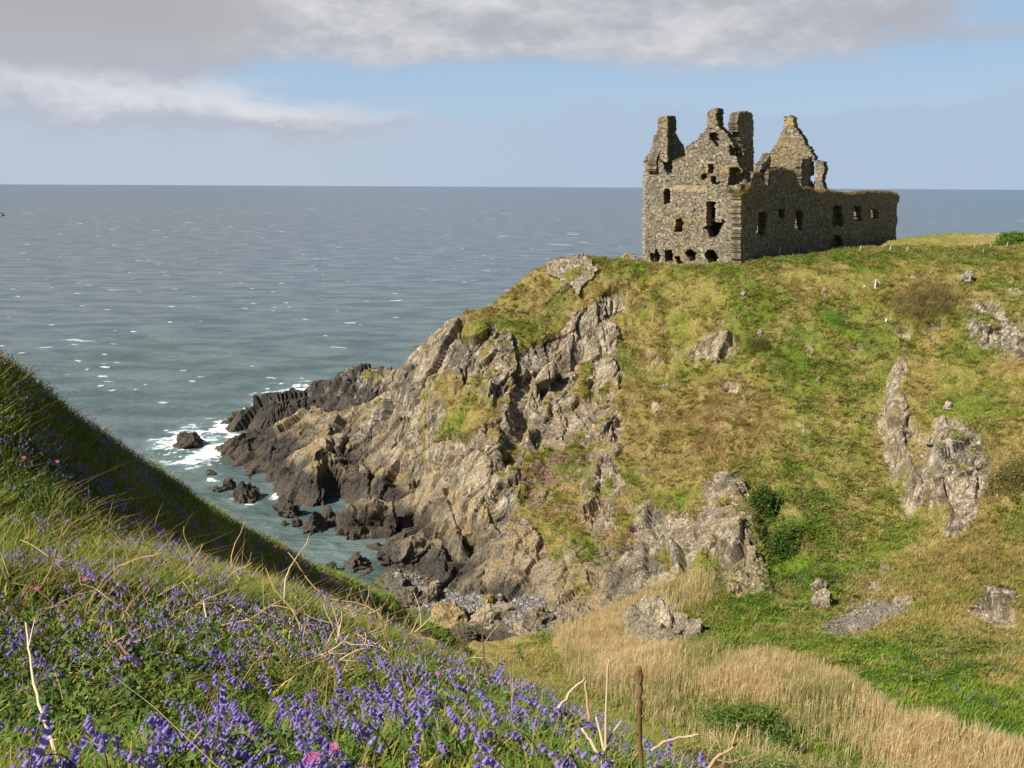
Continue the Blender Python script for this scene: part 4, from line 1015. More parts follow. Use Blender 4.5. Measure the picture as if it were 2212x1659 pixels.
# sea thrift on the ledges, scurvy grass and campion in white patches
def flower_patch(name, spots, colr, size, per, seed):
    r2 = np.random.default_rng(seed); Vs, Fs, Cs, off = [], [], [], 0
    for px, py, ra, cnt in spots:
        c0 = hit([px], [py], t0=40)[0]
        cl = r2.normal(0, ra, (max(3, cnt // per), 2))
        k = r2.integers(0, len(cl), cnt)
        xy = c0[:2] + cl[k] + r2.normal(0, ra * .18, (cnt, 2))
        P3 = np.stack([xy[:, 0], xy[:, 1], ground_z(xy[:, 0], xy[:, 1]) + r2.uniform(.06, .22, cnt)], 1)
        c = np.array(colr) * r2.uniform(.75, 1.2, cnt)[:, None]
        V, F, C = leaf_quads(P3, r2.uniform(.6, 1.2, cnt) * size, c, r2, .9)
        V2, F2, C2 = leaf_quads(P3, r2.uniform(.6, 1.2, cnt) * size, c, r2, .9)
        for v_, f_, c_ in ((V, F, C), (V2, F2, C2)):
            Vs.append(v_); Fs.append(f_ + off); Cs.append(c_); off += len(v_)
    return mesh_np(name, np.concatenate(Vs), np.concatenate(Fs), LEAF, False, dict(col=np.concatenate(Cs)))
th_ = [(1170, 1010, .9, 170), (1200, 990, 1.0, 220), (1180, 1035, 1.0, 260), (1150, 1060, .9, 160), (1225, 1000, .9, 160), (1160, 1085, .7, 80), (1240, 1070, .9, 110), (1215, 1110, .9, 110), (1250, 1000, .6, 80), (1120, 1090, .6, 60), (1270, 1120, .7, 60), (1140, 1030, .6, 80),
       (1395, 735, .5, 40), (1350, 1072, .5, 40), (1370, 1140, .7, 40), (1300, 1090, .6, 30), (1080, 900, .6, 30), (995, 765, .5, 24), (1050, 870, .5, 24), (1215, 655, .8, 40), (1160, 590, .8, 50), (1255, 552, .6, 40), (1900, 692, .25, 16), (1925, 548, .25, 10), (1400, 1020, .6, 24), (1330, 1180, .6, 30), (960, 830, .5, 30)]
tag(flower_patch('sea_thrift_flowers', th_, (.62, .30, .50), .075, 9, 31), kind='stuff')
wh_ = [(1760, 905, .9, 60), (1800, 950, .8, 50), (1735, 870, .5, 30), (1905, 905, .5, 60), (1912, 880, .4, 40), (2075, 1000, 1.0, 60), (2040, 1000, .7, 40), (1610, 1090, .7, 60), (1640, 1110, .6, 50), (2080, 1090, 1.0, 70), (1375, 775, .6, 40), (2110, 1330, .5, 50), (1740, 1290, 1.2, 40), (2130, 950, .8, 40), (1985, 1000, .6, 30), (1960, 1130, .6, 30), (1500, 700, .8, 14)]
tag(flower_patch('white_campion_flowers', wh_, (.72, .70, .58), .06, 6, 33), kind='stuff')

# ------------------------------------------------------------------ reed bed on the gully floor
n = 1300000
x, y = rg.uniform(-4, 50, n), rg.uniform(31, 72, n)
zz = ground_z(x, y); Pr = np.stack([x, y, zz], 1)
rm = mask('reeds', x, y)
dens = sstep(.2, .8, rm) * (.16 + .84 * sstep(.33, .50, fbm(Pr, 4.5, 3, 321)))
ok = (rg.random(n) < dens * .6) & in_frame(Pr, 160) & (rock_at(x, y) < .4)
Pr = Pr[ok]; Pr = Pr[rg.permutation(len(Pr))[:105000]]; n = len(Pr)
hgt = (1.0 + .75 * fbm(Pr, 5.0, 2, 322)) * rg.uniform(.7, 1.2, n) * (.75 + .25 * sstep(.3, .7, mask('reeds', Pr[:, 0], Pr[:, 1])))
c = lerp((.80, .64, .37), (.62, .47, .24), fbm(Pr, 3.0, 2, 323)) * rg.uniform(.75, 1.25, n)[:, None]
gg = rg.random(n) < .10 + .35 * sstep(.5, .7, fbm(Pr, 4.0, 2, 324)); c[gg] = np.array([.27, .30, .07]) * rg.uniform(.7, 1.2, gg.sum())[:, None]
ln = np.stack([.03 + rg.normal(0, .06, n), rg.normal(0, .05, n), 0 * hgt], 1)
V1 = blades(Pr, hgt, rg.uniform(.012, .024, n), ln, c, 2, rg.uniform(0, .12, n), rg)
k = rg.random(n) < .5; m = k.sum()                                     # side leaves and feathery heads
V2 = blades(Pr[k] + np.stack([ln[k, 0] * hgt[k] * .3, ln[k, 1] * hgt[k] * .3, hgt[k] * rg.uniform(.35, .75, m)], 1), hgt[k] * rg.uniform(.18, .35, m), rg.uniform(.015, .035, m), rg.normal(0, .25, (m, 3)) * np.array([1, 1, 0]) + np.array([.1, 0, 0]), c[k] * .95, 2, rg.uniform(.4, 1.1, m), rg)
tag(blade_obj('reeds', [V1, V2], GRASS), kind='stuff')
# the green sward between the reeds
n = 600000
x, y = rg.uniform(-8, 52, n), rg.uniform(30, 66, n)
zz = ground_z(x, y); Pm = np.stack([x, y, zz], 1)
ok = in_frame(Pm, 160) & (rock_at(x, y) < .4) & (mask('scree', x, y) < .3) & (mask('beach', x, y) < .3) & (zz > 3) & (rg.random(n) < .62)
Pm = Pm[ok][:190000]; n = len(Pm)
gr, br = np.clip(mask('green', Pm[:, 0], Pm[:, 1]) + .15, 0, 1), mask('brown', Pm[:, 0], Pm[:, 1])
c = turf_colour(Pm, gr, br, 5) * rg.uniform(.7, 1.3, n)[:, None]
bl = (rg.random(n) < .06 * sstep(.52, .62, fbm(Pm, 6.0, 3, 331)) * gr); c[bl] = (.22, .19, .42)      # a bluish bloom of far bluebells
V = blades(Pm + np.array([0, 0, -.03]), rg.uniform(.22, .55, n), rg.uniform(.03, .06, n), (.12, -.1, 0), c, 2, rg.uniform(.2, .9, n), rg)
tag(blade_obj('gully_grass', [V], GRASS), kind='stuff')

# ------------------------------------------------------------------ loose rocks, each one its own thing
import bmesh
def ico(sub):
    bm = bmesh.new(); bmesh.ops.create_icosphere(bm, subdivisions=sub, radius=1.0)
    V = np.array([v.co[:] for v in bm.verts]); F = np.array([[v.index for v in f.verts] for f in bm.faces]); bm.free()
    return V, F
ICO = {k: ico(k) for k in (3, 4, 5)}
def rock(name, px, py, wpx, hpx, label, cat, seed, depth=1.0, sub=4, sea=False, tone=None, group=None, sink=.3, rise=1.0, cuts=11, D=None):
    """a boulder whose foot meets the ground (or sea) at a sight line; sizes in view pixels there"""
    r2 = np.random.default_rng(seed)
    if sea: c0 = at_z(px, py, 0.0)
    elif D: c0 = at(px, py, D)
    else: c0 = hit([px], [py], H=lambda a, b: ground_z(np.ravel(a), np.ravel(b)).reshape(np.shape(a)), t0=31)[0]
    dist = np.linalg.norm(c0 - CAM); sc = dist / FPX
    dims = np.array([wpx * sc * .5, wpx * sc * .5 * depth, hpx * sc * rise])
    V, F = ICO[sub]; V = V.copy()
    for _ in range(cuts):
        nn = r2.normal(0, 1, 3); nn /= np.linalg.norm(nn); d_ = r2.uniform(.55, .85)
        s = np.maximum(V @ nn - d_, 0); V -= s[:, None] * nn * .95
    V[:, :2] /= np.abs(V[:, :2]).max(0); V[:, 2] /= V[:, 2].max()
    a = r2.uniform(-.5, .5); Rz = np.array([[math.cos(a), -math.sin(a), 0], [math.sin(a), math.cos(a), 0], [0, 0, 1]])
    V = (V @ Rz.T) * dims
    nrm = V / np.maximum(np.linalg.norm(V, axis=1, keepdims=True), 1e-6)
    big = float(min(dims)); Pw = V + c0 + seed
    o1, e1, r1 = voro(Pw, max(.45, big * .75), 400 + seed); o2, e2, r2_ = voro(Pw, max(.22, big * .3), 401 + seed)
    V = V + nrm * (o1 * .30 * big + o2 * .12 * big + (fbm(Pw, big * .6, 3, 402) - .5) * .25 * big)[:, None]
    V[:, 2] = np.where(V[:, 2] < 0, V[:, 2] * sink * 2, V[:, 2])
    Pw2 = V + c0
    colr = rock_colour(Pw2 + np.array([0, 0, 0]), Pw2[:, 2] if sea or c0[2] < 4 else Pw2[:, 2] + 4, r1 * .5 + r2_ * .5)
    if tone is not None: colr = colr * .35 + np.array(tone) * .65 * (.7 + .6 * r2_)[:, None]
    o = mesh_np(name, V, F, mg, False, dict(col=colr, rock=np.ones(len(V))))
    o.location = c0
    return tag(o, label, cat, group)
rocks = [
 ('sea_rock', 415, 962, 66, 26, 'jagged brown rock awash in white surf off the point', 'sea rock', dict(sea=True, sink=.6)),
 ('sea_rock', 638, 866, 52, 26, 'small rough stack at the seaward foot of the dark mound', 'sea rock', dict(sea=True, sink=.6, depth=1.2)),
 ('sea_rock', 455, 1026, 24, 9, 'tiny low rock alone in the water below the point', 'sea rock', dict(sea=True, sink=.6)),
 ('sea_rock', 494, 1056, 26, 24, 'narrow pointed rock beside the inlet mouth', 'sea rock', dict(sea=True, sink=.5)),
 ('sea_rock', 470, 1060, 22, 9, 'low half-drowned rock next to the pointed one', 'sea rock', dict(sea=True, sink=.5)),
 ('sea_rock', 530, 1080, 52, 40, 'ragged sloping rock in the inlet with foam along its foot', 'sea rock', dict(sea=True, sink=.5, depth=1.2)),
 ('sea_rock', 622, 1112, 58, 32, 'rounded rock at the mouth of the dark cave cleft', 'sea rock', dict(sea=True, sink=.5)),
 ('sea_rock', 677, 1148, 52, 40, 'knobbly brown rock, biggest of the cluster in the cove', 'sea rock', dict(sea=True, sink=.5)),
 ('sea_rock', 705, 1132, 50, 34, 'grey rock behind the knobbly one in the cove', 'sea rock', dict(sea=True, sink=.5)),
 ('sea_rock', 745, 1148, 34, 30, 'small block between the cove cluster and the big tilted slab', 'sea rock', dict(sea=True, sink=.5)),
 ('sea_rock', 640, 1138, 22, 20, 'small dark rock at the outer side of the cove cluster', 'sea rock', dict(sea=True, sink=.5)),
 ('sea_rock', 612, 1134, 16, 10, 'pyramid-shaped pebble of rock standing in the cove water', 'sea rock', dict(sea=True, sink=.5)),
 ('sea_rock', 803, 1150, 128, 82, 'huge tilted boulder with a pale crusted top by the cove', 'boulder', dict(sea=True, sink=.4, sub=5, depth=.9, cuts=9)),
 ('sea_rock', 772, 1222, 60, 26, 'wet low rock at the water edge of the beach', 'sea rock', dict(sea=True, sink=.5)),
 ('sea_rock', 716, 1234, 34, 20, 'dark little rock peeping over the green bank', 'sea rock', dict(sea=True, sink=.5)),
 ('beach_boulder', 890, 1202, 80, 44, 'reddish ridged boulder between the cove and the cliff', 'boulder', dict(depth=1.1)),
 ('beach_boulder', 842, 1212, 64, 40, 'black slab standing up at the cove edge', 'boulder', dict(tone=(.06, .056, .052), depth=.8)),
 ('beach_boulder', 878, 1290, 46, 24, 'smooth brown block lying on the beach shingle', 'boulder', dict(tone=(.24, .20, .15), cuts=7)),
 ('beach_boulder', 862, 1272, 52, 26, 'shelving boulder at the top of the tide pool', 'boulder', dict(tone=(.20, .18, .145))),
 ('beach_boulder', 928, 1300, 56, 36, 'peaked grey boulder beside the red weed', 'boulder', dict()),
 ('beach_boulder', 976, 1338, 96, 44, 'broad ochre-crusted boulder at the head of the beach', 'boulder', dict(tone=(.42, .30, .13))),
 ('beach_boulder', 1056, 1305, 32, 22, 'small upright yellow-lichened boulder on the beach', 'boulder', dict(tone=(.44, .32, .12))),
 ('beach_boulder', 1060, 1345, 118, 38, 'long pale boulder with split top above the beach', 'boulder', dict(tone=(.44, .37, .25), depth=.7)),
 ('beach_boulder', 1162, 1342, 74, 30, 'grey boulder with orange flecks against the cliff foot', 'boulder', dict()),
 ('beach_boulder', 1136, 1360, 54, 20, 'low pale boulder with an orange crown by the grass', 'boulder', dict(tone=(.48, .38, .22))),
 ('beach_boulder', 1000, 1372, 60, 24, 'rounded grey boulder showing over the flowers', 'boulder', dict()),
 ('beach_boulder', 1225, 1345, 40, 20, 'small boulder where the reeds meet the cliff', 'boulder', dict()),
 ('boulder', 1432, 1380, 158, 78, 'great lichened boulder standing among the reeds', 'boulder', dict(sub=5, depth=.8, cuts=10, tone=(.36, .31, .215))),
 ('boulder', 1768, 1274, 32, 24, 'pale boulder half buried in turf, upper of two in the gully', 'boulder', dict(tone=(.34, .29, .20))),
 ('boulder', 1776, 1314, 42, 36, 'white-flecked boulder, lower of two above the scree', 'boulder', dict(tone=(.36, .31, .22))),
 ('boulder', 2086, 606, 26, 22, 'smooth pale boulder alone high on the grassy slope', 'boulder', dict(tone=(.33, .30, .235), cuts=6)),
 ('stone', 1780, 628, 10, 8, 'small white stone in the grass below the castle range', 'stone', dict(tone=(.44, .39, .30), sub=3)),
 ('stone', 1897, 613, 14, 8, 'dark-shadowed stone right behind the white marker post', 'stone', dict(sub=3)),
 ('stone', 1971, 603, 10, 9, 'small pointed white stone up-slope from the bramble patch', 'stone', dict(tone=(.44, .39, .30), sub=3)),
 ('stone', 1868, 621, 8, 5, 'tiny pale stone left of the white marker post', 'stone', dict(tone=(.55, .50, .42), sub=3)),
 ('stone', 1642, 724, 12, 14, 'upright pale stone beside the rounded outcrop', 'stone', dict(tone=(.36, .32, .24), sub=3)),
 ('stone', 1391, 662, 12, 8, 'small grey stone on the green sheep track', 'stone', dict(sub=3)),
 ('stone', 1436, 838, 15, 9, 'flat grey stone lying on brown turf by the track', 'stone', dict(tone=(.34, .31, .26), sub=3)),
 ('stone', 1455, 640, 9, 6, 'little white stone near the castle foot', 'stone', dict(tone=(.42, .38, .30), sub=3)),
 ('stone', 1606, 636, 11, 7, 'white stone in the grass below the shaded wall', 'stone', dict(tone=(.42, .38, .30), sub=3)),
 ('stone', 2008, 955, 18, 14, 'pale stone on the ledge right of the tall slab', 'stone', dict(tone=(.36, .32, .25), sub=3)),
 ('stone', 2048, 880, 16, 12, 'grey stone on the turf above the lichened crags', 'stone', dict(sub=3)),
 ('stone', 1847, 1365, 18, 10, 'brown block lying on the grey scree', 'stone', dict(tone=(.26, .19, .13), sub=3)),
]
for i, (nm, px, py, ww, hh_, lb, ct, kw) in enumerate(rocks): rock(nm, px, py, ww, hh_, lb, ct, 500 + 7 * i, **kw)

# ------------------------------------------------------------------ fence posts and markers
WOOD = plain('weathered_wood', (.50, .44, .35), .85, .3, 9.0); PAINT = plain('white_paint', (.80, .78, .72), .6, .12, 6.0); DARKWOOD = plain('old_dark_wood', (.17, .13, .09), .9, .3, 9.0)
def post(px, py, h, wd, mat, label, lean=(0, 0), D=None, name='fence_post', cat='fence post', group='fence posts along the cliff top'):
    c0 = hit([px], [py], H=lambda a, b: ground_z(np.ravel(a), np.ravel(b)).reshape(np.shape(a)), t0=60)[0] if D is None else at(px, py, D)
    if D is None and c0[1] > 122: c0 = at(px, py, 117)
    bm = bmesh.new(); bmesh.ops.create_cube(bm, size=1.0)
    for v in bm.verts:
        top = v.co.z > 0; k = .92 if top else 1.0
        v.co.x *= wd * k; v.co.y *= wd * k; v.co.z = (h if top else -.4)
    bmesh.ops.bevel(bm, geom=[e for e in bm.edges], offset=wd * .16, segments=2, affect='EDGES')
    for v in bm.verts:
        if v.co.z > h - wd * .2: v.co.z += v.co.x * .35
        v.co.x += lean[0] * v.co.z; v.co.y += lean[1] * v.co.z
    me = bpy.data.meshes.new(name); bm.to_mesh(me); bm.free(); me.materials.append(mat)
    o = bpy.data.objects.new(name, me); COL.objects.link(o); o.location = c0; o.rotation_euler.z = random.uniform(-.4, .4)
    return tag(o, label, cat, group)
post(1683, 556, 1.25, .12, WOOD, 'slim pale post standing alone before the shaded castle wall')
post(1857, 541, .62, .13, WOOD, 'leaning pale post before the castle range, nearest its far end doorway', (.18, 0))
post(1845, 541, .65, .06, DARKWOOD, 'thin dark stake just left of a leaning pale post')
post(1922, 543, .75, .15, WOOD, 'stout pale post at the end of the castle range', (.1, 0))
post(1957, 547, .85, .11, WOOD, 'tilted thin post on open turf just past the castle end', (.22, 0))
post(2104, 541, .8, .11, WOOD, 'upright post, first of three along the far cliff top')
post(2139, 537, .65, .11, WOOD, 'short post, middle of three along the far cliff top')
post(2175, 536, .75, .13, WOOD, 'thick post beside the green bush on the cliff top')
post(2123, 549, .65, .10, WOOD, 'greying post a little down-slope of the cliff-top row')
post(1890, 622, 1.0, .13, PAINT, 'white painted marker post on the slope below the castle', name='marker_post', cat='marker post', group='white marker posts')
post(1913, 697, .5, .16, PAINT, 'stubby white marker by pink flowers on the slope', (.1, 0), name='marker_post', cat='marker post', group='white marker posts')

# ------------------------------------------------------------------ bushes
def bush(name, px, py, wpx, hpx, label, ca, cb_, nl, seed, leaf=.09, twig=False, D=None):
    r2 = np.random.default_rng(seed)
    G = lambda a, b: ground_z(np.ravel(a), np.ravel(b)).reshape(np.shape(a))
    c0 = hit([px], [py], H=G, t0=31)[0] if D is None else at(px, py, D)
    sc = np.linalg.norm(c0 - CAM) / FPX; rx, rz = wpx * sc * .5, hpx * sc
    u = r2.normal(0, 1, (nl, 3)); u /= np.linalg.norm(u, axis=1, keepdims=True); u[:, 2] = np.abs(u[:, 2])
    rad = r2.uniform(.45, 1, nl) ** .5
    P0 = u * rad[:, None] * np.array([rx, rx * .8, rz])
    lump = vnoise(u * 2.2 + seed, .8, 7); P0 *= (.45 + .95 * lump)[:, None]; P0[:, :2] += r2.normal(0, .12 * rx, (nl, 2))
    xy = P0[:, :2] + c0[:2]
    P0[:, 2] += ground_z(xy[:, 0], xy[:, 1]) - c0[2]
    c = lerp(ca, cb_, vnoise(P0 * 1.0 + seed, .45, 9)) * r2.uniform(.7, 1.3, nl)[:, None]
    if twig:
        V, q, t, C = blades(P0 + c0 - np.array([0, 0, .2]), r2.uniform(.35, .8, nl), .03, (.1, -.25, 0), c, 1, r2.uniform(.3, 1.2, nl), r2)
        o = blade_obj('twigs', [(V - c0, q, t, C)], LEAF)
    else:
        V, F, C = leaf_quads(P0, r2.uniform(.6, 1.2, nl) * leaf, c, r2, .8); o = mesh_np('leaves', V, F, LEAF, False, dict(col=C))
    e = empty(name, c0); o.parent = e
    st = []
    for k in range(9):
        a = k * .7; b0 = np.array([[.1 * math.cos(a), .1 * math.sin(a), -.1]])
        st.append(blades(b0, np.array([rz * .8]), .04, (math.cos(a) * rx / max(rz, .1) * .5, math.sin(a) * rx / max(rz, .1) * .5, 0), np.array([[.12, .09, .06]]), 3, 0.0, r2))
    blade_obj('stems', st, LEAF, e)
    tag(e, label, 'bush')
bush('bramble_bush', 1998, 668, 120, 46, 'big brown leafless bramble patch sprawling on the upper slope', (.17, .13, .06), (.27, .22, .08), 5000, 41, twig=True)
bush('bramble_bush', 1640, 752, 44, 22, 'small round dark shrub below the upper green hollow', (.17, .15, .055), (.24, .22, .06), 1500, 42, twig=True)
bush('shrub', 2186, 530, 62, 22, 'bright green rounded bush on the skyline by the cliff-top posts', (.12, .23, .03), (.19, .29, .045), 5000, 43, leaf=.12, D=117)
bush('shrub', 1610, 1585, 150, 66, 'dark green leafy thicket in the middle of the reeds', (.08, .16, .024), (.17, .24, .035), 9000, 44, leaf=.075)
bush('shrub', 1650, 1110, 60, 70, 'dense dark green shrub filling the cleft beside the cliff', (.06, .12, .018), (.13, .19, .03), 4200, 45, leaf=.10)
bush('shrub', 1690, 1195, 70, 60, 'ivy-green shrub lower down the same cliff-side cleft', (.06, .12, .018), (.14, .20, .03), 4000, 46, leaf=.10)
bush('shrub', 2190, 1050, 120, 40, 'brownish green shrub right of the lichened crags', (.13, .14, .04), (.22, .19, .06), 4000, 48, leaf=.09)
bush('shrub', 1690, 1625, 70, 46, 'low green clump near the front of the reeds', (.08, .16, .024), (.17, .24, .035), 4500, 49, leaf=.07)

# ------------------------------------------------------------------ a bird over the sea
def bird():
    c0 = at(7, 466, 95.0)
    P_b = [(-.30, 0, 0), (-.18, 0, .01), (0, 0, .02), (.18, 0, .03), (.30, 0, .05)]
    bm = bmesh.new(); rings = []
    for i, (a, r_) in enumerate([(-.34, .012), (-.24, .045), (-.10, .07), (.06, .075), (.17, .05), (.22, .042), (.27, .05), (.32, .03), (.40, .006)]):
        rings.append([bm.verts.new((a, r_ * math.cos(k * .7854), r_ * math.sin(k * .7854) + .05 * max(a, 0))) for k in range(8)])
    for a, b in zip(rings, rings[1:]):
        for k in range(8): bm.faces.new((a[k], a[(k + 1) % 8], b[(k + 1) % 8], b[k]))
    bm.faces.new(rings[0][::-1]); bm.faces.new(rings[-1])
    for s in (-1, 1):                                     # raised, bent wings
        st = [(0.05, .04, .03, .17, .02), (.06, .28, .24, .16, .015), (-.02, .50, .34, .12, .012), (-.14, .72, .30, .03, .006)]
        pr = None
        for xx, yy, zz_, ch, tk in st:
            q = [bm.verts.new((xx + ch * .5, s * yy, zz_)), bm.verts.new((xx, s * yy, zz_ + tk)), bm.verts.new((xx - ch * .6, s * yy, zz_ - .01)), bm.verts.new((xx, s * yy, zz_ - tk))]
            if pr:
                for k in range(4): bm.faces.new((pr[k], pr[(k + 1) % 4], q[(k + 1) % 4], q[k]) if s > 0 else (q[k], q[(k + 1) % 4], pr[(k + 1) % 4], pr[k]))
            pr = q
        bm.faces.new(pr)
    t = [bm.verts.new(v) for v in ((-.30, .03, 0), (-.30, -.03, 0), (-.46, -.07, 0), (-.46, .07, 0))]; bm.faces.new(t)
    me = bpy.data.meshes.new('seabird'); bm.to_mesh(me); bm.free(); me.materials.append(plain('dark_feathers', (.06, .055, .05), .8, .4, 5))
    o = bpy.data.objects.new('seabird', me); COL.objects.link(o); o.location = c0; o.rotation_euler = (.3, -.2, R(55)); o.scale = (.75,) * 3
    tag(o, 'small dark seabird with raised wings flying low over the sea', 'bird')
bird()

# ------------------------------------------------------------------ scree and shingle
def pebbles(name, key, n, s0, s1, ca, cb_, x0, x1, y0, y1, seed):
    r2 = np.random.default_rng(seed); x, y = r2.uniform(x0, x1, n * 30), r2.uniform(y0, y1, n * 30)
    m = r2.random(n * 30) < mask(key, x, y) ** 1.5; x, y = x[m][:n], y[m][:n]; k = len(x)
    sz = s0 * (s1 / s0) ** r2.random(k); O = np.array([(1, 0, 0), (0, 1, 0), (-1, 0, 0), (0, -1, 0), (0, 0, .8), (0, 0, -.6)])
    V = O[None] * sz[:, None, None] * r2.uniform(.55, 1.25, (k, 6, 1)); a = r2.uniform(0, 6.28, k); ca_, sa_ = np.cos(a)[:, None], np.sin(a)[:, None]
    V = np.stack([V[..., 0] * ca_ - V[..., 1] * sa_, V[..., 0] * sa_ + V[..., 1] * ca_, V[..., 2] + V[..., 0] * r2.normal(0, .3, k)[:, None]], -1)
    V = V + np.stack([x, y, ground_z(x, y) + sz * .25], 1)[:, None]
    T = np.array([(0, 1, 4), (1, 2, 4), (2, 3, 4), (3, 0, 4), (1, 0, 5), (2, 1, 5), (3, 2, 5), (0, 3, 5)])
    C = np.repeat(lerp(ca, cb_, r2.random(k)), 6, 0)
    return tag(mesh_np(name, V.reshape(-1, 3), (T[None] + np.arange(k)[:, None, None] * 6).reshape(-1, 3), mg, False, dict(col=C, rock=np.ones(k * 6))), kind='stuff')
pebbles('scree_gravel', 'scree', 3600, .05, .20, (.15, .13, .105), (.33, .29, .235), 15, 35, 48, 66, 61)
pebbles('beach_shingle', 'beach', 3600, .06, .35, (.13, .12, .11), (.44, .41, .37), -15, 8, 62, 84, 62)
# ------------------------------------------------------------------ the flowery bank in front
def polar_pts(n, r0, r1, rg, t0=-34, t1=38):
    a = rg.uniform(R(t0), R(t1), n); r = np.exp(rg.uniform(math.log(r0), math.log(r1), n))
    x, y = r * np.sin(a), r * np.cos(a)
    return np.stack([x, y, bank_z(x, y)], 1)
rb = np.random.default_rng(77)
def bank_visible(P, m=400):
    return in_frame(P + np.array([0, 0, .3]), m)
def bank_colour(P, rg):
    n = len(P)
    n1 = fbm(P, 1.1, 3, 601); n2 = fbm(P, 3.2, 3, 602)
    c = lerp((.150, .235, .026), (.290, .330, .048), sstep(.36, .62, n1))
    c = lerp(c, np.array([.080, .155, .022]), sstep(.50, .68, n2) * .7)
    k = rg.random(n)
    dry = sstep(.46, .64, fbm(P, .9, 3, 603))
    st = k < .04 + .20 * dry
    c[st] = np.array([.46, .345, .135]) * rg.uniform(.6, 1.2, st.sum())[:, None]
    yl = (k > .90); c[yl] = np.array([.34, .31, .06]) * rg.uniform(.7, 1.2, yl.sum())[:, None]
    return c * rg.uniform(.7, 1.3, n)[:, None]
# near grass, each blade curved
Pn = polar_pts(210000, 1.15, 7.5, rb, -40, 44); Pn = Pn[bank_visible(Pn)][:72000]; n = len(Pn)
ln = np.stack([fbm(Pn, .35, 2, 604) - .5, fbm(Pn, .35, 2, 605) - .5, 0 * Pn[:, 0]], 1) * .8 + np.array([.08, -.05, 0]) + rb.normal(0, .25, (n, 3)) * np.array([1, 1, 0])
cN = bank_colour(Pn, rb)
near_parts = [blades(Pn - np.array([0, 0, .03]), rb.uniform(.08, .22, n), rb.uniform(.004, .0095, n), ln, cN, 4, rb.uniform(.1, 1.0, n), rb)]
# strap leaves of the bluebells
Ps = polar_pts(130000, 1.2, 7.5, rb, -40, 44); Ps = Ps[bank_visible(Ps)][:56000]; n = len(Ps)
cs = lerp((.085, .185, .024), (.30, .34, .045), rb.random(n) ** 1.5); yy = rb.random(n) < .16; cs[yy] = (.50, .38, .11)
near_parts.append(blades(Ps - np.array([0, 0, .02]), rb.uniform(.11, .24, n), rb.uniform(.009, .019, n), rb.normal(0, .25, (n, 3)) * np.array([1, 1, 0]), cs * rb.uniform(.75, 1.25, n)[:, None], 4, rb.uniform(.3, 1.3, n), rb))
BANKGRASS = attr_mat('bank_grass', rough=.55, trans=.38, spec=.3)
tag(blade_obj('grass', near_parts, BANKGRASS), kind='stuff')
# the bank beyond, down to its shoulder
Pm = polar_pts(640000, 6.5, 46, rb, -36, 12); Pm = Pm[bank_visible(Pm, 60)]
cut = rb.random(len(Pm)) < (.75 + .25 * sstep(.35, .6, fbm(Pm, 1.5, 2, 611))); Pm = Pm[cut][:330000]; n = len(Pm)
far_ = np.linalg.norm(Pm - CAM, axis=1)
ln = np.stack([fbm(Pm, .8, 2, 612) - .5, fbm(Pm, .8, 2, 613) - .5, 0 * far_], 1) * .7 + np.array([.08, -.05, 0]) + rb.normal(0, .35, (n, 3)) * np.array([1, 1, 0])
cM = bank_colour(Pm, rb)
lush = sstep(28, 33, Pm[:, 1])                                     # bright grass low on the shoulder
cM = lerp(cM, np.array([.20, .34, .03]), lush * .8) * rb.uniform(.85, 1.15, n)[:, None]
tag(blade_obj('bank_grass', [blades(Pm - np.array([0, 0, .03]), rb.uniform(.10, .26, n) * (.8 + .5 * fbm(Pm, 1.2, 2, 614)), .0045 + far_ * .0009 * rb.uniform(.6, 1.3, n), ln, cM, 2, rb.uniform(.15, .9, n), rb)], BANKGRASS), kind='stuff')
# broad little leaves low down
Pu = polar_pts(160000, 1.3, 34, rb, -36, 30); Pu = Pu[bank_visible(Pu, 60)]
Pu = Pu[rb.random(len(Pu)) < sstep(.42, .62, fbm(Pu, .9, 3, 621))][:30000]; n = len(Pu); far_ = np.linalg.norm(Pu - CAM, axis=1)
Pu[:, 2] += rb.uniform(.02, .2, n)
cU = lerp((.070, .150, .028), (.20, .28, .05), rb.random(n)) * rb.uniform(.8, 1.2, n)[:, None]
V, F, C = leaf_quads(Pu, rb.uniform(.007, .018, n) + far_ * .0011, cU, rb, .7)
tag(mesh_np('undergrowth', V, F, LEAF, False, dict(col=C)), kind='stuff')

# ------------------------------------------------------------------ bluebells
def tube(pts, rad, sides=6):
    pts = np.asarray(pts, float); n = len(pts); rad = np.broadcast_to(rad, n)
    T = np.gradient(pts, axis=0); T /= np.linalg.norm(T, axis=1, keepdims=True) + 1e-9
    a = np.cross(T, [0.31, .77, .55]); a /= np.linalg.norm(a, axis=1, keepdims=True) + 1e-9; b = np.cross(T, a)
    k = np.arange(sides) * 2 * math.pi / sides
    V = (pts[:, None] + rad[:, None, None] * (a[:, None] * np.cos(k)[None, :, None] + b[:, None] * np.sin(k)[None, :, None])).reshape(-1, 3)
    F = []
    for i in range(n - 1):
        for j in range(sides):
            F.append((i * sides + j, i * sides + (j + 1) % sides, (i + 1) * sides + (j + 1) % sides, (i + 1) * sides + j))
    V = np.concatenate([V, pts[:1], pts[-1:]]); c0, c1 = len(V) - 2, len(V) - 1
    T3 = [(c0, (j + 1) % sides, j) for j in range(sides)] + [(c1, (n - 1) * sides + j, (n - 1) * sides + (j + 1) % sides) for j in range(sides)]
    return V, np.array(F), np.array(T3)
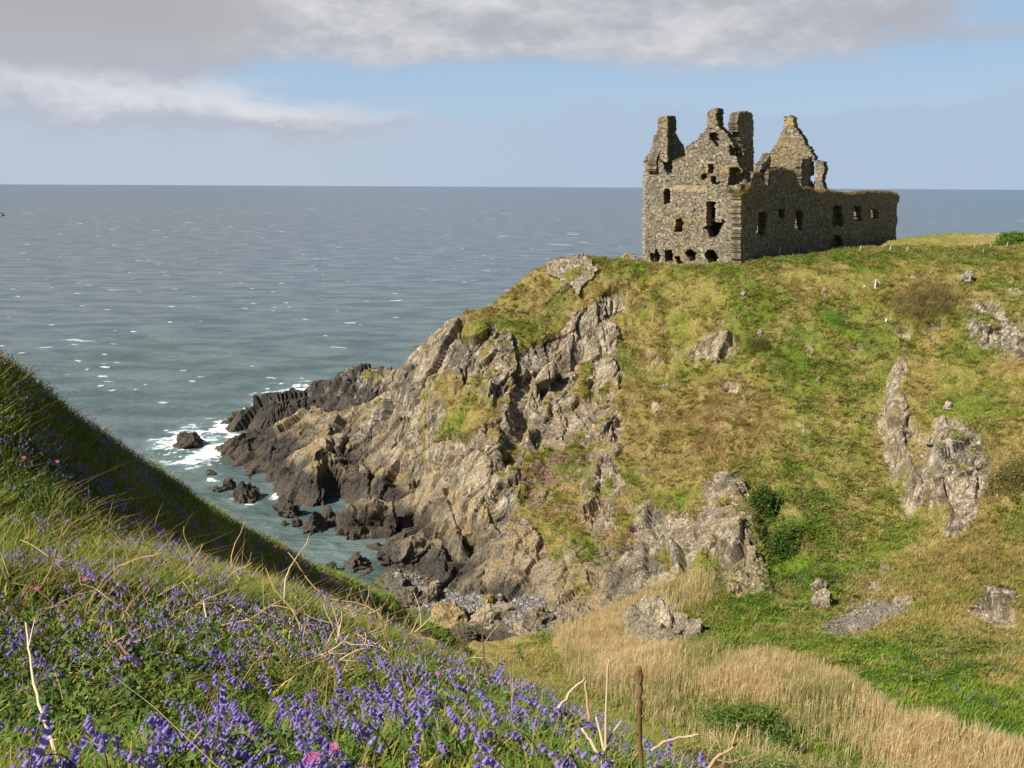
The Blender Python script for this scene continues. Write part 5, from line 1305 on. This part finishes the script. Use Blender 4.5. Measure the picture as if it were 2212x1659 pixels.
def petal_mat(name, c0, c1, tr=.42):
    m, N = new_mat(name)
    a = N('ShaderNodeAttribute', attribute_name='tip'); oi = N('ShaderNodeObjectInfo'); g = N('ShaderNodeNewGeometry')
    nz = N('ShaderNodeTexNoise', {'Vector': g.outputs['Position'], 'Scale': 60.0, 'Detail': 3.0})
    c = N.mix(N.math('ADD', N.math('MULTIPLY', a.outputs['Fac'], .55), N.math('MULTIPLY', N.math('SUBTRACT', nz.outputs[0], .3), .7), clamp=True), c0, c1)
    c = N.mix(N.math('MULTIPLY', N.math('FRACT', N.math('MULTIPLY', oi.outputs['Random'], 7.31)), .55), c, (.52, .43, .68))
    b = N('ShaderNodeBsdfPrincipled', {'Base Color': c, 'Roughness': .45}); b.inputs['Specular IOR Level'].default_value = .4
    t = N('ShaderNodeBsdfTranslucent', {'Color': c}); mx = N('ShaderNodeMixShader', {0: tr, 1: b.outputs[0], 2: t.outputs[0]})
    o = N('ShaderNodeOutputMaterial'); N.l.new(mx.outputs[0], o.inputs[0]); return m
PETAL = petal_mat('bluebell_petals', (.160, .098, .470), (.46, .37, .78))
PINKP = petal_mat('campion_petals', (.62, .035, .22), (.78, .12, .36), .35)
STEM = plain('bluebell_stems', (.085, .085, .055), .6, .35, 30); GREENSTEM = plain('green_stems', (.16, .20, .04), .6, .3, 30)
STRAP = plain('bluebell_leaves', (.10, .17, .025), .45, .35, 10, .3)
def bell_geo(L=.019, sides=6):
    prof = [(0, .0012), (.12, .0034), (.45, .0044), (.78, .0050), (.95, .0078), (.90, .0105)]
    V, t = [], []
    for k, (u, r_) in enumerate(prof):
        for j in range(sides * 2):
            a = j * math.pi / sides; lobe = 1.0 if k < 4 else (1.15 if j % 2 == 0 else .62)
            V.append((r_ * lobe * math.cos(a), r_ * lobe * math.sin(a), -L * u)); t.append(u ** 2)
    n = sides * 2; F = [(k * n + j, k * n + (j + 1) % n, (k + 1) * n + (j + 1) % n, (k + 1) * n + j) for k in range(len(prof) - 1) for j in range(n)]
    return np.array(V), np.array(F), np.array(t)
BV_, BF_, BT_ = bell_geo()
def rot_to(d):
    """rotation taking -Z to d"""
    q = Vector((0, 0, -1)).rotation_difference(Vector(d)); return np.array(q.to_matrix())
def bluebell_shape(seed):
    r2 = np.random.default_rng(seed); h = r2.uniform(.24, .34); arch = r2.uniform(.05, .10); droop = r2.uniform(.02, .07)
    pts = []
    for k in range(13):
        u = k / 12; s = max(0, (u - .55) / .45)
        pts.append((arch * s ** 1.5 + .03 * u * r2.uniform(.8, 1.2), .012 * math.sin(3 * u + seed), h * (u - .0) - droop * s ** 2.4 * 1.6))
    pts = np.array(pts); bells = []
    nb = r2.integers(7, 12)
    for i in range(nb):
        u = .60 + .40 * (i + .5) / nb; k = u * 12; a = int(min(k, 11)); q = pts[a] + (pts[a + 1] - pts[a]) * (k - a)
        ang = r2.normal(0, .9); out = np.array([math.cos(ang) * .55 + .15, math.sin(ang) * .55, -.75 - .3 * r2.random()]); out /= np.linalg.norm(out)
        ped = q + np.array([math.cos(ang) * .009, math.sin(ang) * .009, -.002])
        bells.append((q, ped, out, r2.uniform(.95, 1.30) * (1.1 - .35 * i / nb)))
    return pts, bells
def mk_mesh(name, V, F, mat, tip=None, smooth=True):
    o = mesh_np(name, V, F, mat, smooth, dict(tip=tip) if tip is not None else None)
    me = o.data; bpy.data.objects.remove(o); return me
bell_me = mk_mesh('bell', BV_, BF_, PETAL, BT_)
def leaf_me(seed):
    r2 = np.random.default_rng(seed); L = r2.uniform(.18, .28)
    V, q, t, C = blades(np.zeros((1, 3)), np.array([L]), np.array([.014]), (r2.normal(0, .2), r2.normal(0, .2), 0), np.ones((1, 3)), 5, np.array([r2.uniform(.5, 1.2)]), r2)
    return mk_mesh('leaf', V, [np.concatenate(q), t], STRAP)
LEAVES = [leaf_me(s) for s in range(8)]
PROTO = []
for s in range(10):
    pts, bells = bluebell_shape(900 + s)
    V, F4, F3 = tube(pts, np.linspace(.0030, .0012, 13), 5)
    Vs, Fs, off = [V], [F4], len(V)
    for q, ped, out, sc_ in bells:
        v2, f2, _ = tube([q, ped], .0007, 3); Vs.append(v2); Fs.append(f2 + off); off += len(v2)
    stem_me = mk_mesh('stem', np.concatenate(Vs), [np.concatenate(Fs), F3], STEM)
    # a one-piece version for plants too far off to show their parts
    v_, f_, m_, t_, off = [np.concatenate(Vs)], [np.concatenate(Fs)], [np.zeros(sum(len(f) for f in Fs), int)], [np.zeros(len(np.concatenate(Vs)))], len(np.concatenate(Vs))
    for q, ped, out, sc_ in bells:
        vv = (BV_ * sc_) @ rot_to(out).T + ped; v_.append(vv); f_.append(BF_ + off); m_.append(np.ones(len(BF_), int)); t_.append(BT_); off += len(vv)
    r3 = np.random.default_rng(s)
    lo = mesh_np('bluebell', np.concatenate(v_), np.concatenate(f_), None, True, dict(tip=np.concatenate(t_)), mats=[STEM, PETAL], fmat=np.concatenate(m_)); whole = lo.data; bpy.data.objects.remove(lo)
    PROTO.append((stem_me, bells, whole))
cand = polar_pts(12000, 1.7, 9.0, rb, -33, 30)
xx, yy, ww = project(cand + np.array([0, 0, .28]))
den = (.06 + .94 * sstep(.44, .60, fbm(cand, .5, 2, 631))) * .36 * np.clip(.45 + .16 * cand[:, 1], .5, 1.5)           # in drifts
den *= 1 - .75 * sstep(520, 250, xx) * sstep(1360, 1420, yy) * sstep(1660, 1560, yy)           # the nettle corner has few
ok = (xx > -30) & (xx < 2240) & (yy < 1700) & (yy > 1150) & (rb.random(len(cand)) < den)
cand = cand[ok]; cand = cand[np.argsort(np.linalg.norm(cand - CAM, axis=1))]
sel = []
for q in cand:
    if all((q[0] - e[0]) ** 2 + (q[1] - e[1]) ** 2 > .075 ** 2 for e in sel): sel.append(q)
special = [(212, 1192, 3.9, 1.55, 'tallest bluebell of all, standing high above the rest over the hollow'), (1203, 1388, 4.3, 1.3, 'lone arching bluebell hanging over the tan reeds at the crest'), (1140, 1385, 4.4, 1.1, 'bluebell on the crest beside the green fern crozier'),
           (540, 1262, 4.6, 1.2, 'bluebell on the crest right of the fiddlehead fern'), (1420, 1530, 3.6, 1.0, 'last bluebell on the crest before the thick dead stalk'), (1500, 1590, 3.3, 1.0, 'arching bluebell at the far right end of the bank')]
near_sel = sel[:294]
LBL = 'violet bluebell with nodding bells growing in the near grass'
LBL2 = 'violet bluebell farther up the bank, small among dry stalks'
def put_bluebell(q, i, scale, rz, label, parts, group='bluebells on the near bank'):
    stem_me, bells, whole = PROTO[i % len(PROTO)]
    if parts:
        e = empty('bluebell', q, rz); e.scale = (scale,) * 3
        o = bpy.data.objects.new('stem', stem_me); COL.objects.link(o); o.parent = e
        for (a, ped, out, sc_) in bells:
            b = bpy.data.objects.new('bell', bell_me); COL.objects.link(b); b.parent = e; b.location = ped
            b.rotation_mode = 'QUATERNION'; b.rotation_quaternion = Vector((0, 0, -1)).rotation_difference(Vector(out)); b.scale = (sc_,) * 3
        for k in range(3):
            l_ = bpy.data.objects.new('leaf', LEAVES[(i + 3 * k) % 8]); COL.objects.link(l_); l_.parent = e; l_.rotation_euler.z = 2.1 * k + i
    else:
        e = bpy.data.objects.new('bluebell', whole); COL.objects.link(e); e.location = q; e.rotation_euler.z = rz; e.scale = (scale,) * 3
    tag(e, label, 'bluebell', group)
for i, q in enumerate(near_sel):
    put_bluebell(q - np.array([0, 0, .02]), i, rb.uniform(.95, 1.3), rb.normal(2.9, 1.0), LBL if i < 130 else LBL2, i < 130, 'bluebells on the near bank' if i < 130 else 'smaller bluebells up the bank')
for i, (px, py, D, k, lb) in enumerate(special):
    hgt_ = .27 * k; hd = hit([px], [py], H=lambda a, b: bank_z(np.ravel(a), np.ravel(b)).reshape(np.shape(a)) + hgt_, t0=1.5, t1=9)[0]; g_ = np.array([hd[0], hd[1], float(bank_z(hd[:1], hd[1:2])[0])])
    put_bluebell(g_, i, k, 2.9 + .3 * i, lb, True)
# the rest of the drift, past counting
rest = np.array(sel[294:]) if len(sel) > 294 else np.zeros((0, 3))
Pf = polar_pts(60000, 4.6, 33, rb, -36, 8)
Pf = Pf[bank_visible(Pf, 40)]; xx, yy, ww = project(Pf)
drift = sstep(.46, .60, fbm(Pf, 2.4, 3, 641)) * .8 + .12
drift *= 1 - .8 * sstep(26, 32, Pf[:, 1]); drift = drift * np.where(np.hypot(Pf[:, 0], Pf[:, 1]) < 11, .10, 1)
Pf = Pf[rb.random(len(Pf)) < drift * .20][:4200]
Pf = np.concatenate([rest, Pf]); n = len(Pf)
Vs, Fs, Ts, off = [], [], [], 0
B4 = np.array([(math.cos(a) * r_, math.sin(a) * r_, zz_) for zz_, r_ in ((0, .002), (-.010, .0048), (-.020, .0085)) for a in (0, 1.57, 3.14, 4.71)])
F4 = np.array([(k * 4 + j, k * 4 + (j + 1) % 4, (k + 1) * 4 + (j + 1) % 4, (k + 1) * 4 + j) for k in range(2) for j in range(4)])
far_ = np.linalg.norm(Pf - CAM, axis=1); hs = rb.uniform(.20, .31, n); big_ = 1.05 + np.clip(far_ - 6, 0, 22) * .022
for b_ in range(6):
    az_ = rb.normal(2.9, 1.0, n); rad = .012 + .012 * b_
    cen = Pf + np.stack([np.cos(az_) * rad, np.sin(az_) * rad, hs - .012 * (5 - b_) * .9 - .01], 1)
    ta = rb.normal(0, .5, (n, 2))
    V = cen[:, None] + (B4[None] * big_[:, None, None] + np.stack([B4[None, :, 2] * ta[:, :1], B4[None, :, 2] * ta[:, 1:], 0 * B4[None, :, 2] * ta[:, :1]], -1))
    Vs.append(V.reshape(-1, 3)); Fs.append((F4[None] + np.arange(n)[:, None, None] * 12).reshape(-1, 4) + off); off += n * 12; Ts.append((np.repeat([0, .3, 1.0], 4)[None] + rb.normal(.1, .35, n)[:, None]).ravel())
o = mesh_np('bluebell_drift', np.concatenate(Vs), np.concatenate(Fs), PETAL, False, dict(tip=np.concatenate(Ts))); tag(o, kind='stuff')

# ------------------------------------------------------------------ dead bracken, stalks and brambles
DRY = plain('dry_stalks', (.42, .275, .125), .75, .4, 14); PALE = plain('bleached_stems', (.60, .46, .29), .7, .3, 14); BROWN_ST = plain('brown_stalks', (.20, .115, .060), .8, .4, 14)
def stalk_obj(name, lines, mat, label, cat, loc, group=None, sides=6):
    Vs, F4s, F3s, off = [], [], [], 0
    for pts, rad in lines:
        V, a, b = tube(pts, rad, sides); Vs.append(V); F4s.append(a + off); F3s.append(b + off); off += len(V)
    o = mesh_np(name, np.concatenate(Vs), [np.concatenate(F4s), np.concatenate(F3s)], mat, True); o.location = loc
    return tag(o, label, cat, group)
def wander(p0, d, L, r2, n=8, w=.12, grav=0.0):
    pts = [np.array(p0, float)]; d = np.array(d, float); d /= np.linalg.norm(d)
    for k in range(n):
        d = d + r2.normal(0, w, 3) + np.array([0, 0, grav]); d /= np.linalg.norm(d); pts.append(pts[-1] + d * L / n)
    return np.array(pts)
def path_px(pts):
    """a stem traced as (view x, view y, distance) knots"""
    return np.array([at(a, b, c) for a, b, c in pts])
def dense(P, n=3):
    P = np.asarray(P); out = []
    for a, b in zip(P[:-1], P[1:]):
        for k in range(n): out.append(a + (b - a) * k / n)
    return np.array(out + [P[-1]])
rs = np.random.default_rng(88)
def bank_hit(px, py):
    return hit([px], [py], H=lambda a, b: bank_z(np.ravel(a), np.ravel(b)).reshape(np.shape(a)), t0=1.0, t1=12)[0]
def traced(name, main, r0, r1, mat, label, cat, subs=()):
    kk = bank_hit(*main[0][:2])[1] * .99 / main[0][2]          # set the foot on the ground
    if kk < .7 or kk > 1.8: kk = 1.0
    main = [(a, b, c * kk) for a, b, c in main]; subs = [([(a, b, c * kk) for a, b, c in q], u * kk, v * kk) for q, u, v in subs]; r0 *= kk; r1 *= kk
    P = dense(path_px(main), 4); P[1:-1] += rs.normal(0, .003, P[1:-1].shape); base = P[0].copy()
    lines = [(P - base, np.linspace(r0, r1, len(P)))]
    for s_, ra, rb_ in subs:
        Q = dense(path_px(s_), 3); lines.append((Q - base, np.linspace(ra, rb_, len(Q))))
    return stalk_obj(name, lines, mat, label, cat, base)
traced('dead_stalk', [(1384, 1760, 2.75), (1383, 1600, 2.8), (1381, 1530, 2.8), (1383, 1478, 2.8), (1379, 1441, 2.8)], .011, .0075, BROWN_ST, 'thick dark brown dead stalk standing upright in the lower right', 'dead stalk',
       [([(1383, 1478, 2.8), (1386, 1460, 2.79), (1382, 1440, 2.78)], .007, .005), ([(1382, 1550, 2.8), (1394, 1543, 2.79)], .006, .003), ([(1382, 1590, 2.8), (1372, 1583, 2.79)], .006, .003), ([(1381, 1515, 2.8), (1394, 1510, 2.79)], .007, .004)])
traced('forked_twig', [(1330, 1780, 2.5), (1308, 1660, 2.55), (1275, 1600, 2.6), (1256, 1573, 2.62)], .009, .005, PALE, 'pale forked twig leaning left of the thick dead stalk', 'twig',
       [([(1308, 1660, 2.55), (1306, 1620, 2.57), (1318, 1590, 2.6), (1342, 1557, 2.62)], .006, .003), ([(1306, 1625, 2.57), (1296, 1580, 2.6), (1287, 1548, 2.62)], .006, .003), ([(1308, 1640, 2.57), (1309, 1540, 2.6), (1313, 1440, 2.62), (1316, 1425, 2.62)], .005, .0025)])
traced('curved_twig', [(1390, 1690, 2.5), (1402, 1625, 2.55), (1440, 1600, 2.58), (1490, 1590, 2.6), (1511, 1587, 2.6)], .006, .003, PALE, 'thin bleached twig curving out right of the thick dead stalk', 'twig')
traced('forked_twig', [(1505, 1700, 2.5), (1545, 1640, 2.55), (1590, 1606, 2.58), (1612, 1592, 2.6)], .007, .003, DRY, 'orange-brown forked twig over the reeds, far right of the bank', 'twig',
       [([(1582, 1610, 2.57), (1590, 1580, 2.58), (1600, 1562, 2.6)], .004, .002), ([(1560, 1625, 2.56), (1548, 1595, 2.57), (1532, 1580, 2.58)], .003, .002), ([(1545, 1640, 2.55), (1575, 1648, 2.55), (1600, 1640, 2.56)], .003, .002)])
traced('bramble', [(150, 1740, 2.0), (128, 1650, 2.15), (98, 1560, 2.35), (76, 1480, 2.55), (62, 1400, 2.8), (56, 1345, 2.95)], .0065, .003, PALE, 'long pale arching bramble stem at the left edge', 'bramble',
       [([(62, 1400, 2.8), (70, 1360, 2.85), (76, 1335, 2.9)], .003, .0015), ([(98, 1560, 2.35), (84, 1555, 2.35)], .002, .001), ([(110, 1600, 2.25), (124, 1596, 2.25)], .002, .001)])
traced('bent_stalk', [(1206, 1530, 3.9), (1235, 1490, 4.0), (1265, 1466, 4.05)], .007, .006, PALE, 'straight pale stalk leaning right near the crest end', 'dead stalk')
traced('bent_stalk', [(1272, 1560, 3.7), (1268, 1510, 3.75), (1266, 1470, 3.8)], .006, .005, DRY, 'upright brown stalk whose top meets the leaning pale one', 'dead stalk')
traced('bent_stalk', [(716, 1425, 4.4), (724, 1390, 4.45), (735, 1350, 4.5)], .007, .006, PALE, 'short thick pale stalk in the middle of the crest', 'dead stalk')
traced('bent_stalk', [(640, 1420, 4.4), (662, 1350, 4.5), (655, 1310, 4.5), (636, 1288, 4.5)], .005, .003, DRY, 'brown stalk bent over at the top, mid crest', 'dead stalk')
traced('bent_stalk', [(1058, 1470, 4.2), (1046, 1420, 4.25), (1040, 1350, 4.3), (1048, 1325, 4.3)], .006, .0035, BROWN_ST, 'tall hooked brown stalk in front of the grey boulders', 'dead stalk')
traced('bent_stalk', [(318, 1490, 3.5), (300, 1440, 3.6), (262, 1395, 3.7), (250, 1380, 3.75)], .008, .006, BROWN_ST, 'dark brown snapped stalk slanting in the dry patch on the left', 'dead stalk',)
traced('bent_stalk', [(262, 1500, 3.4), (255, 1440, 3.55), (272, 1395, 3.7), (350, 1365, 3.75)], .006, .005, DRY, 'kinked tan stalk crossing the dark snapped one', 'dead stalk')
traced('bent_stalk', [(0, 1380, 3.6), (60, 1402, 3.6), (130, 1385, 3.7), (200, 1352, 3.8)], .006, .004, DRY, 'long tan stalk lying flat across the left dry patch', 'dead stalk')
traced('bent_stalk', [(455, 1395, 4.0), (448, 1350, 4.1), (440, 1300, 4.2)], .006, .005, PALE, 'cream upright stalk beside the fiddlehead fern', 'dead stalk')
for i in range(150):                                               # ordinary broken fronds of last year
    zone = [(60, 540, 1270, 1480), (600, 1080, 1330, 1480), (0, 1400, 1320, 1640), (640, 1060, 1340, 1430)][i % 4]
    px, py = rs.uniform(*zone[:2]), rs.uniform(*zone[2:])
    q = hit([px], [py], H=lambda a, b: bank_z(np.ravel(a), np.ravel(b)).reshape(np.shape(a)), t0=1.2, t1=12)[0]
    if q[1] > 9.5: continue
    kz = max(1.0, q[1] / 3.6)
    el_ = rs.uniform(.05, .9); a_ = rs.uniform(0, 6.28); d = (math.cos(a_), math.sin(a_), el_)
    L = rs.uniform(.18, .5) * kz; m1_ = wander((0, 0, -.02), d, L, rs, 7, .16, -.03); ls = [(m1_, np.linspace(.0042, .0022, 8) * kz)]
    for k in range(rs.integers(1, 4)):
        s_ = m1_[rs.integers(2, 7)]; ls.append((wander(s_, np.array(d) + rs.normal(0, .8, 3), rs.uniform(.06, .2) * kz, rs, 4, .2), np.linspace(.0022, .001, 5) * kz))
    q[2] += .04
    stalk_obj('bracken_stalk', ls, (DRY, PALE, BROWN_ST, DRY)[i % 4], 'broken dry bracken stalk tangled among the near flowers', 'bracken stalk', q, 'dry bracken stalks on the near bank', 5)
# fine dead grass stalks and bleached bits
Pd = polar_pts(30000, 1.5, 30, rb, -36, 30); Pd = Pd[bank_visible(Pd, 40)]
Pd = Pd[rb.random(len(Pd)) < np.where(np.hypot(Pd[:, 0], Pd[:, 1]) < 4.5, .3, 1) * (.08 + .5 * sstep(.5, .64, fbm(Pd, 1.2, 3, 651)))][:4200]; n = len(Pd); far_ = np.linalg.norm(Pd - CAM, axis=1)
tag(blade_obj('dry_grass', [blades(Pd, rb.uniform(.12, .42, n), .0028 + far_ * .0006, rb.normal(0, .9, (n, 3)) * np.array([1, 1, 0]), lerp((.55, .40, .19), (.36, .22, .10), rb.random(n)), 3, rb.uniform(.1, .7, n), rb)], BANKGRASS), kind='stuff')

# ------------------------------------------------------------------ fern croziers
FERN = plain('young_fern', (.30, .34, .045), .55, .3, 30, .15)
def fern(px, py, ptop, D, label, curl=.03, arms=2):
    b = bank_hit(px, py); D = b[1]; t = at(ptop[0], ptop[1], D); g_ = float(bank_z(b[:1], b[1:2])[0]); b[2] = min(b[2], g_); e = empty('fern_crozier', b)
    s = dense(np.array([b - b, (t - b) * .55 + np.array([.006, 0, 0]), t - b]), 5); V, a, c = tube(s, np.linspace(.006, .0045, len(s)), 6)
    mesh_np('stalk', V, [a, c], FERN, True, None, e)
    for k in range(arms + 1):
        sg = (-1, 1, 0)[k]; k0 = s[-1] + np.array([0, 0, -.012 * k]); sp_ = []
        for j in range(16):
            u = j / 15; r_ = curl * (1 - .75 * u) * (.7 if k else 1); an = 1.2 - u * 8.0
            sp_.append(k0 + np.array([sg * .03 * min(1, 3 * u) + (sg or 1) * (r_ * math.cos(an) - .36 * r_) * .8, 0.012 * k, r_ * math.sin(an) * .8 + .012]))
        V, a, c = tube(sp_, np.linspace(.0045, .0028, 16) * 1.2, 5); mesh_np('curled_frond', V, [a, c], FERN, True, None, e)
    tag(e, label, 'fern')
fern(413, 1345, (418, 1252), 4.5, 'tallest green fern crozier with curled arms over the dark hollow')
fern(630, 1360, (640, 1288), 4.7, 'small yellowish fern crozier right of the tall one', .022)
fern(1205, 1425, (1200, 1400), 4.3, 'green fern crozier on the crest against the reeds', .024)
fern(950, 1400, (955, 1362), 4.6, 'brownish fern crozier among stalks at mid crest', .018, 1)
fern(935, 1640, (940, 1540), 2.9, 'slim green fern crozier between bluebells in the lower middle', .02, 1)

# ------------------------------------------------------------------ red campion
def campion(px, py, D, label, size=1.0, n=1):
    if D is None:
        h = hit([px], [py], H=lambda a, b: bank_z(np.ravel(a), np.ravel(b)).reshape(np.shape(a)), t0=5, t1=40)[0]; h[2] += .3
    else:
        h = hit([px], [py], H=lambda a, b: bank_z(np.ravel(a), np.ravel(b)).reshape(np.shape(a)) + .27, t0=1.2, t1=12)[0]
    g_ = np.array([h[0] + .03, h[1] + .02, float(bank_z(h[:1], h[1:2])[0])]); e = empty('red_campion', g_)
    st = dense(np.array([[0, 0, 0], (h - g_) * .6 + np.array([.01, 0, .01]), h - g_ - np.array([0, 0, .004])]), 4); V, a, c = tube(st, .0018, 5); mesh_np('stem', V, [a, c], STEM, True, None, e)
    tocam = CAM - h; tocam /= np.linalg.norm(tocam); ax = tocam * .7 + np.array([0, 0, .6]); ax /= np.linalg.norm(ax)
    u = np.cross(ax, [1, 0, 0]); u /= np.linalg.norm(u); v = np.cross(ax, u)
    for k in range(5):
        a0 = k * 1.2566; d = u * math.cos(a0) + v * math.sin(a0); s_ = u * -math.sin(a0) + v * math.cos(a0); L = .012 * size; c0 = h - g_
        V = np.array([c0, c0 + d * L * .5 + s_ * L * .30 + ax * .001, c0 + d * L + s_ * L * .52, c0 + d * L * .82, c0 + d * L - s_ * L * .52, c0 + d * L * .5 - s_ * L * .30 + ax * .001]); F = np.array([[0, 1, 3, 5]]); T = np.array([[1, 2, 3], [3, 4, 5]])
        mesh_np('petal', V, [F, T], PINKP, False, dict(tip=np.array([1, .5, .2, .3, .2, .5])), e)
    Vc, Fc = ICO[3]; Vc = Vc * np.array([.0035, .0035, .006]) * size; mesh_np('calyx', Vc + (h - g_) - ax * .006 * size, Fc, STEM, True, None, e)
    tag(e, label, 'red campion')
campion(676, 1640, 2.1, 'big magenta campion bloom at the bottom edge', 1.9)
campion(183, 1250, 4.5, 'pink campion bloom beside the tallest bluebell', 1.7)
campion(80, 1272, 4.3, 'small pink campion at the far left of the flower crest', 1.4)
campion(722, 1612, 2.4, 'pink campion just above the big magenta one', 1.1)
campion(945, 1455, 3.9, 'pink campion in mid bank among pale bluebells', 1.3)
campion(58, 1045, None, 'lone pink campion high up the shaded left bank', 2.0)
campion(130, 1050, None, 'pink campion on the left slope, right of the lone one', 2.0)
campion(280, 1010, None, 'faint pink campion near the bank shoulder', 2.2)
for k, (a, b) in enumerate([(618, 1212), (640, 1232), (596, 1206), (662, 1246)]): campion(a, b, None, 'distant pink campion on the seaward shoulder of the bank', 3.5)
for o in bpy.data.objects:
    if o.get('label') == 'distant pink campion on the seaward shoulder of the bank': o['group'] = 'campions on the bank shoulder'

# ------------------------------------------------------------------ nettles
def nettle_mesh(seed):
    r2 = np.random.default_rng(seed); Vs, Fs, Cs, off = [], [], [], 0; h = r2.uniform(.16, .26)
    V, a, c = tube([(0, 0, 0), (.005, 0, h * .5), (0, .004, h)], .0022, 5); Vs.append(V); Fs.append(a); Cs.append(np.tile((.09, .12, .03), (len(V), 1))); off += len(V)
    for lv in range(6):
        zz_ = h * (.25 + .15 * lv); L = .055 * (1 - .09 * lv) * r2.uniform(.8, 1.2)
        for sd_ in (0, math.pi):
            an = sd_ + lv * 1.57 + r2.normal(0, .2); d = np.array([math.cos(an), math.sin(an), 0]); s_ = np.array([-d[1], d[0], 0]); m = 9; pr = None; col_ = np.array([.07, .125, .025]) * r2.uniform(.8, 1.5)
            mid, lf, rt = [], [], []
            for k in range(m):
                u = k / (m - 1); wd = .42 * L * math.sin(math.pi * min(1, u * .93 + .06)) ** .8 * (1 - .35 * u) * (1.0 if k % 2 else .72)
                c_ = d * L * u + np.array([0, 0, zz_ + .012 * math.sin(3 * u) - .45 * L * u * u]); mid.append(c_ - np.array([0, 0, .15 * wd])); lf.append(c_ + s_ * wd); rt.append(c_ - s_ * wd)
            V = np.array(mid + lf + rt); k = np.arange(m - 1); F = np.concatenate([np.stack([k, k + 1, k + m + 1, k + m], 1), np.stack([k, k + 2 * m, k + 2 * m + 1, k + 1], 1)])
            Vs.append(V); Fs.append(F + off); Cs.append(np.tile(col_, (len(V), 1))); off += len(V)
    o = mesh_np('nettle', np.concatenate(Vs), np.concatenate(Fs), LEAF, False, dict(col=np.concatenate(Cs))); me = o.data; bpy.data.objects.remove(o); return me
NET = [nettle_mesh(s) for s in range(5)]
for i in range(60):
    zone = [(0, 330, 1400, 1640), (330, 560, 1440, 1620), (640, 1150, 1420, 1640)][i % 3]
    px, py = rs.uniform(*zone[:2]), rs.uniform(*zone[2:])
    q = hit([px], [py], H=lambda a, b: bank_z(np.ravel(a), np.ravel(b)).reshape(np.shape(a)), t0=1.2, t1=8)[0]
    o = bpy.data.objects.new('nettle', NET[i % 5]); COL.objects.link(o); o.location = q; o.rotation_euler = (rs.normal(0, .15), rs.normal(0, .15), rs.uniform(0, 6)); k = rs.uniform(.8, 1.25); o.scale = (k, k, k)
    tag(o, 'green nettle with toothed leaves low among the bluebells', 'nettle', 'nettles on the near bank')
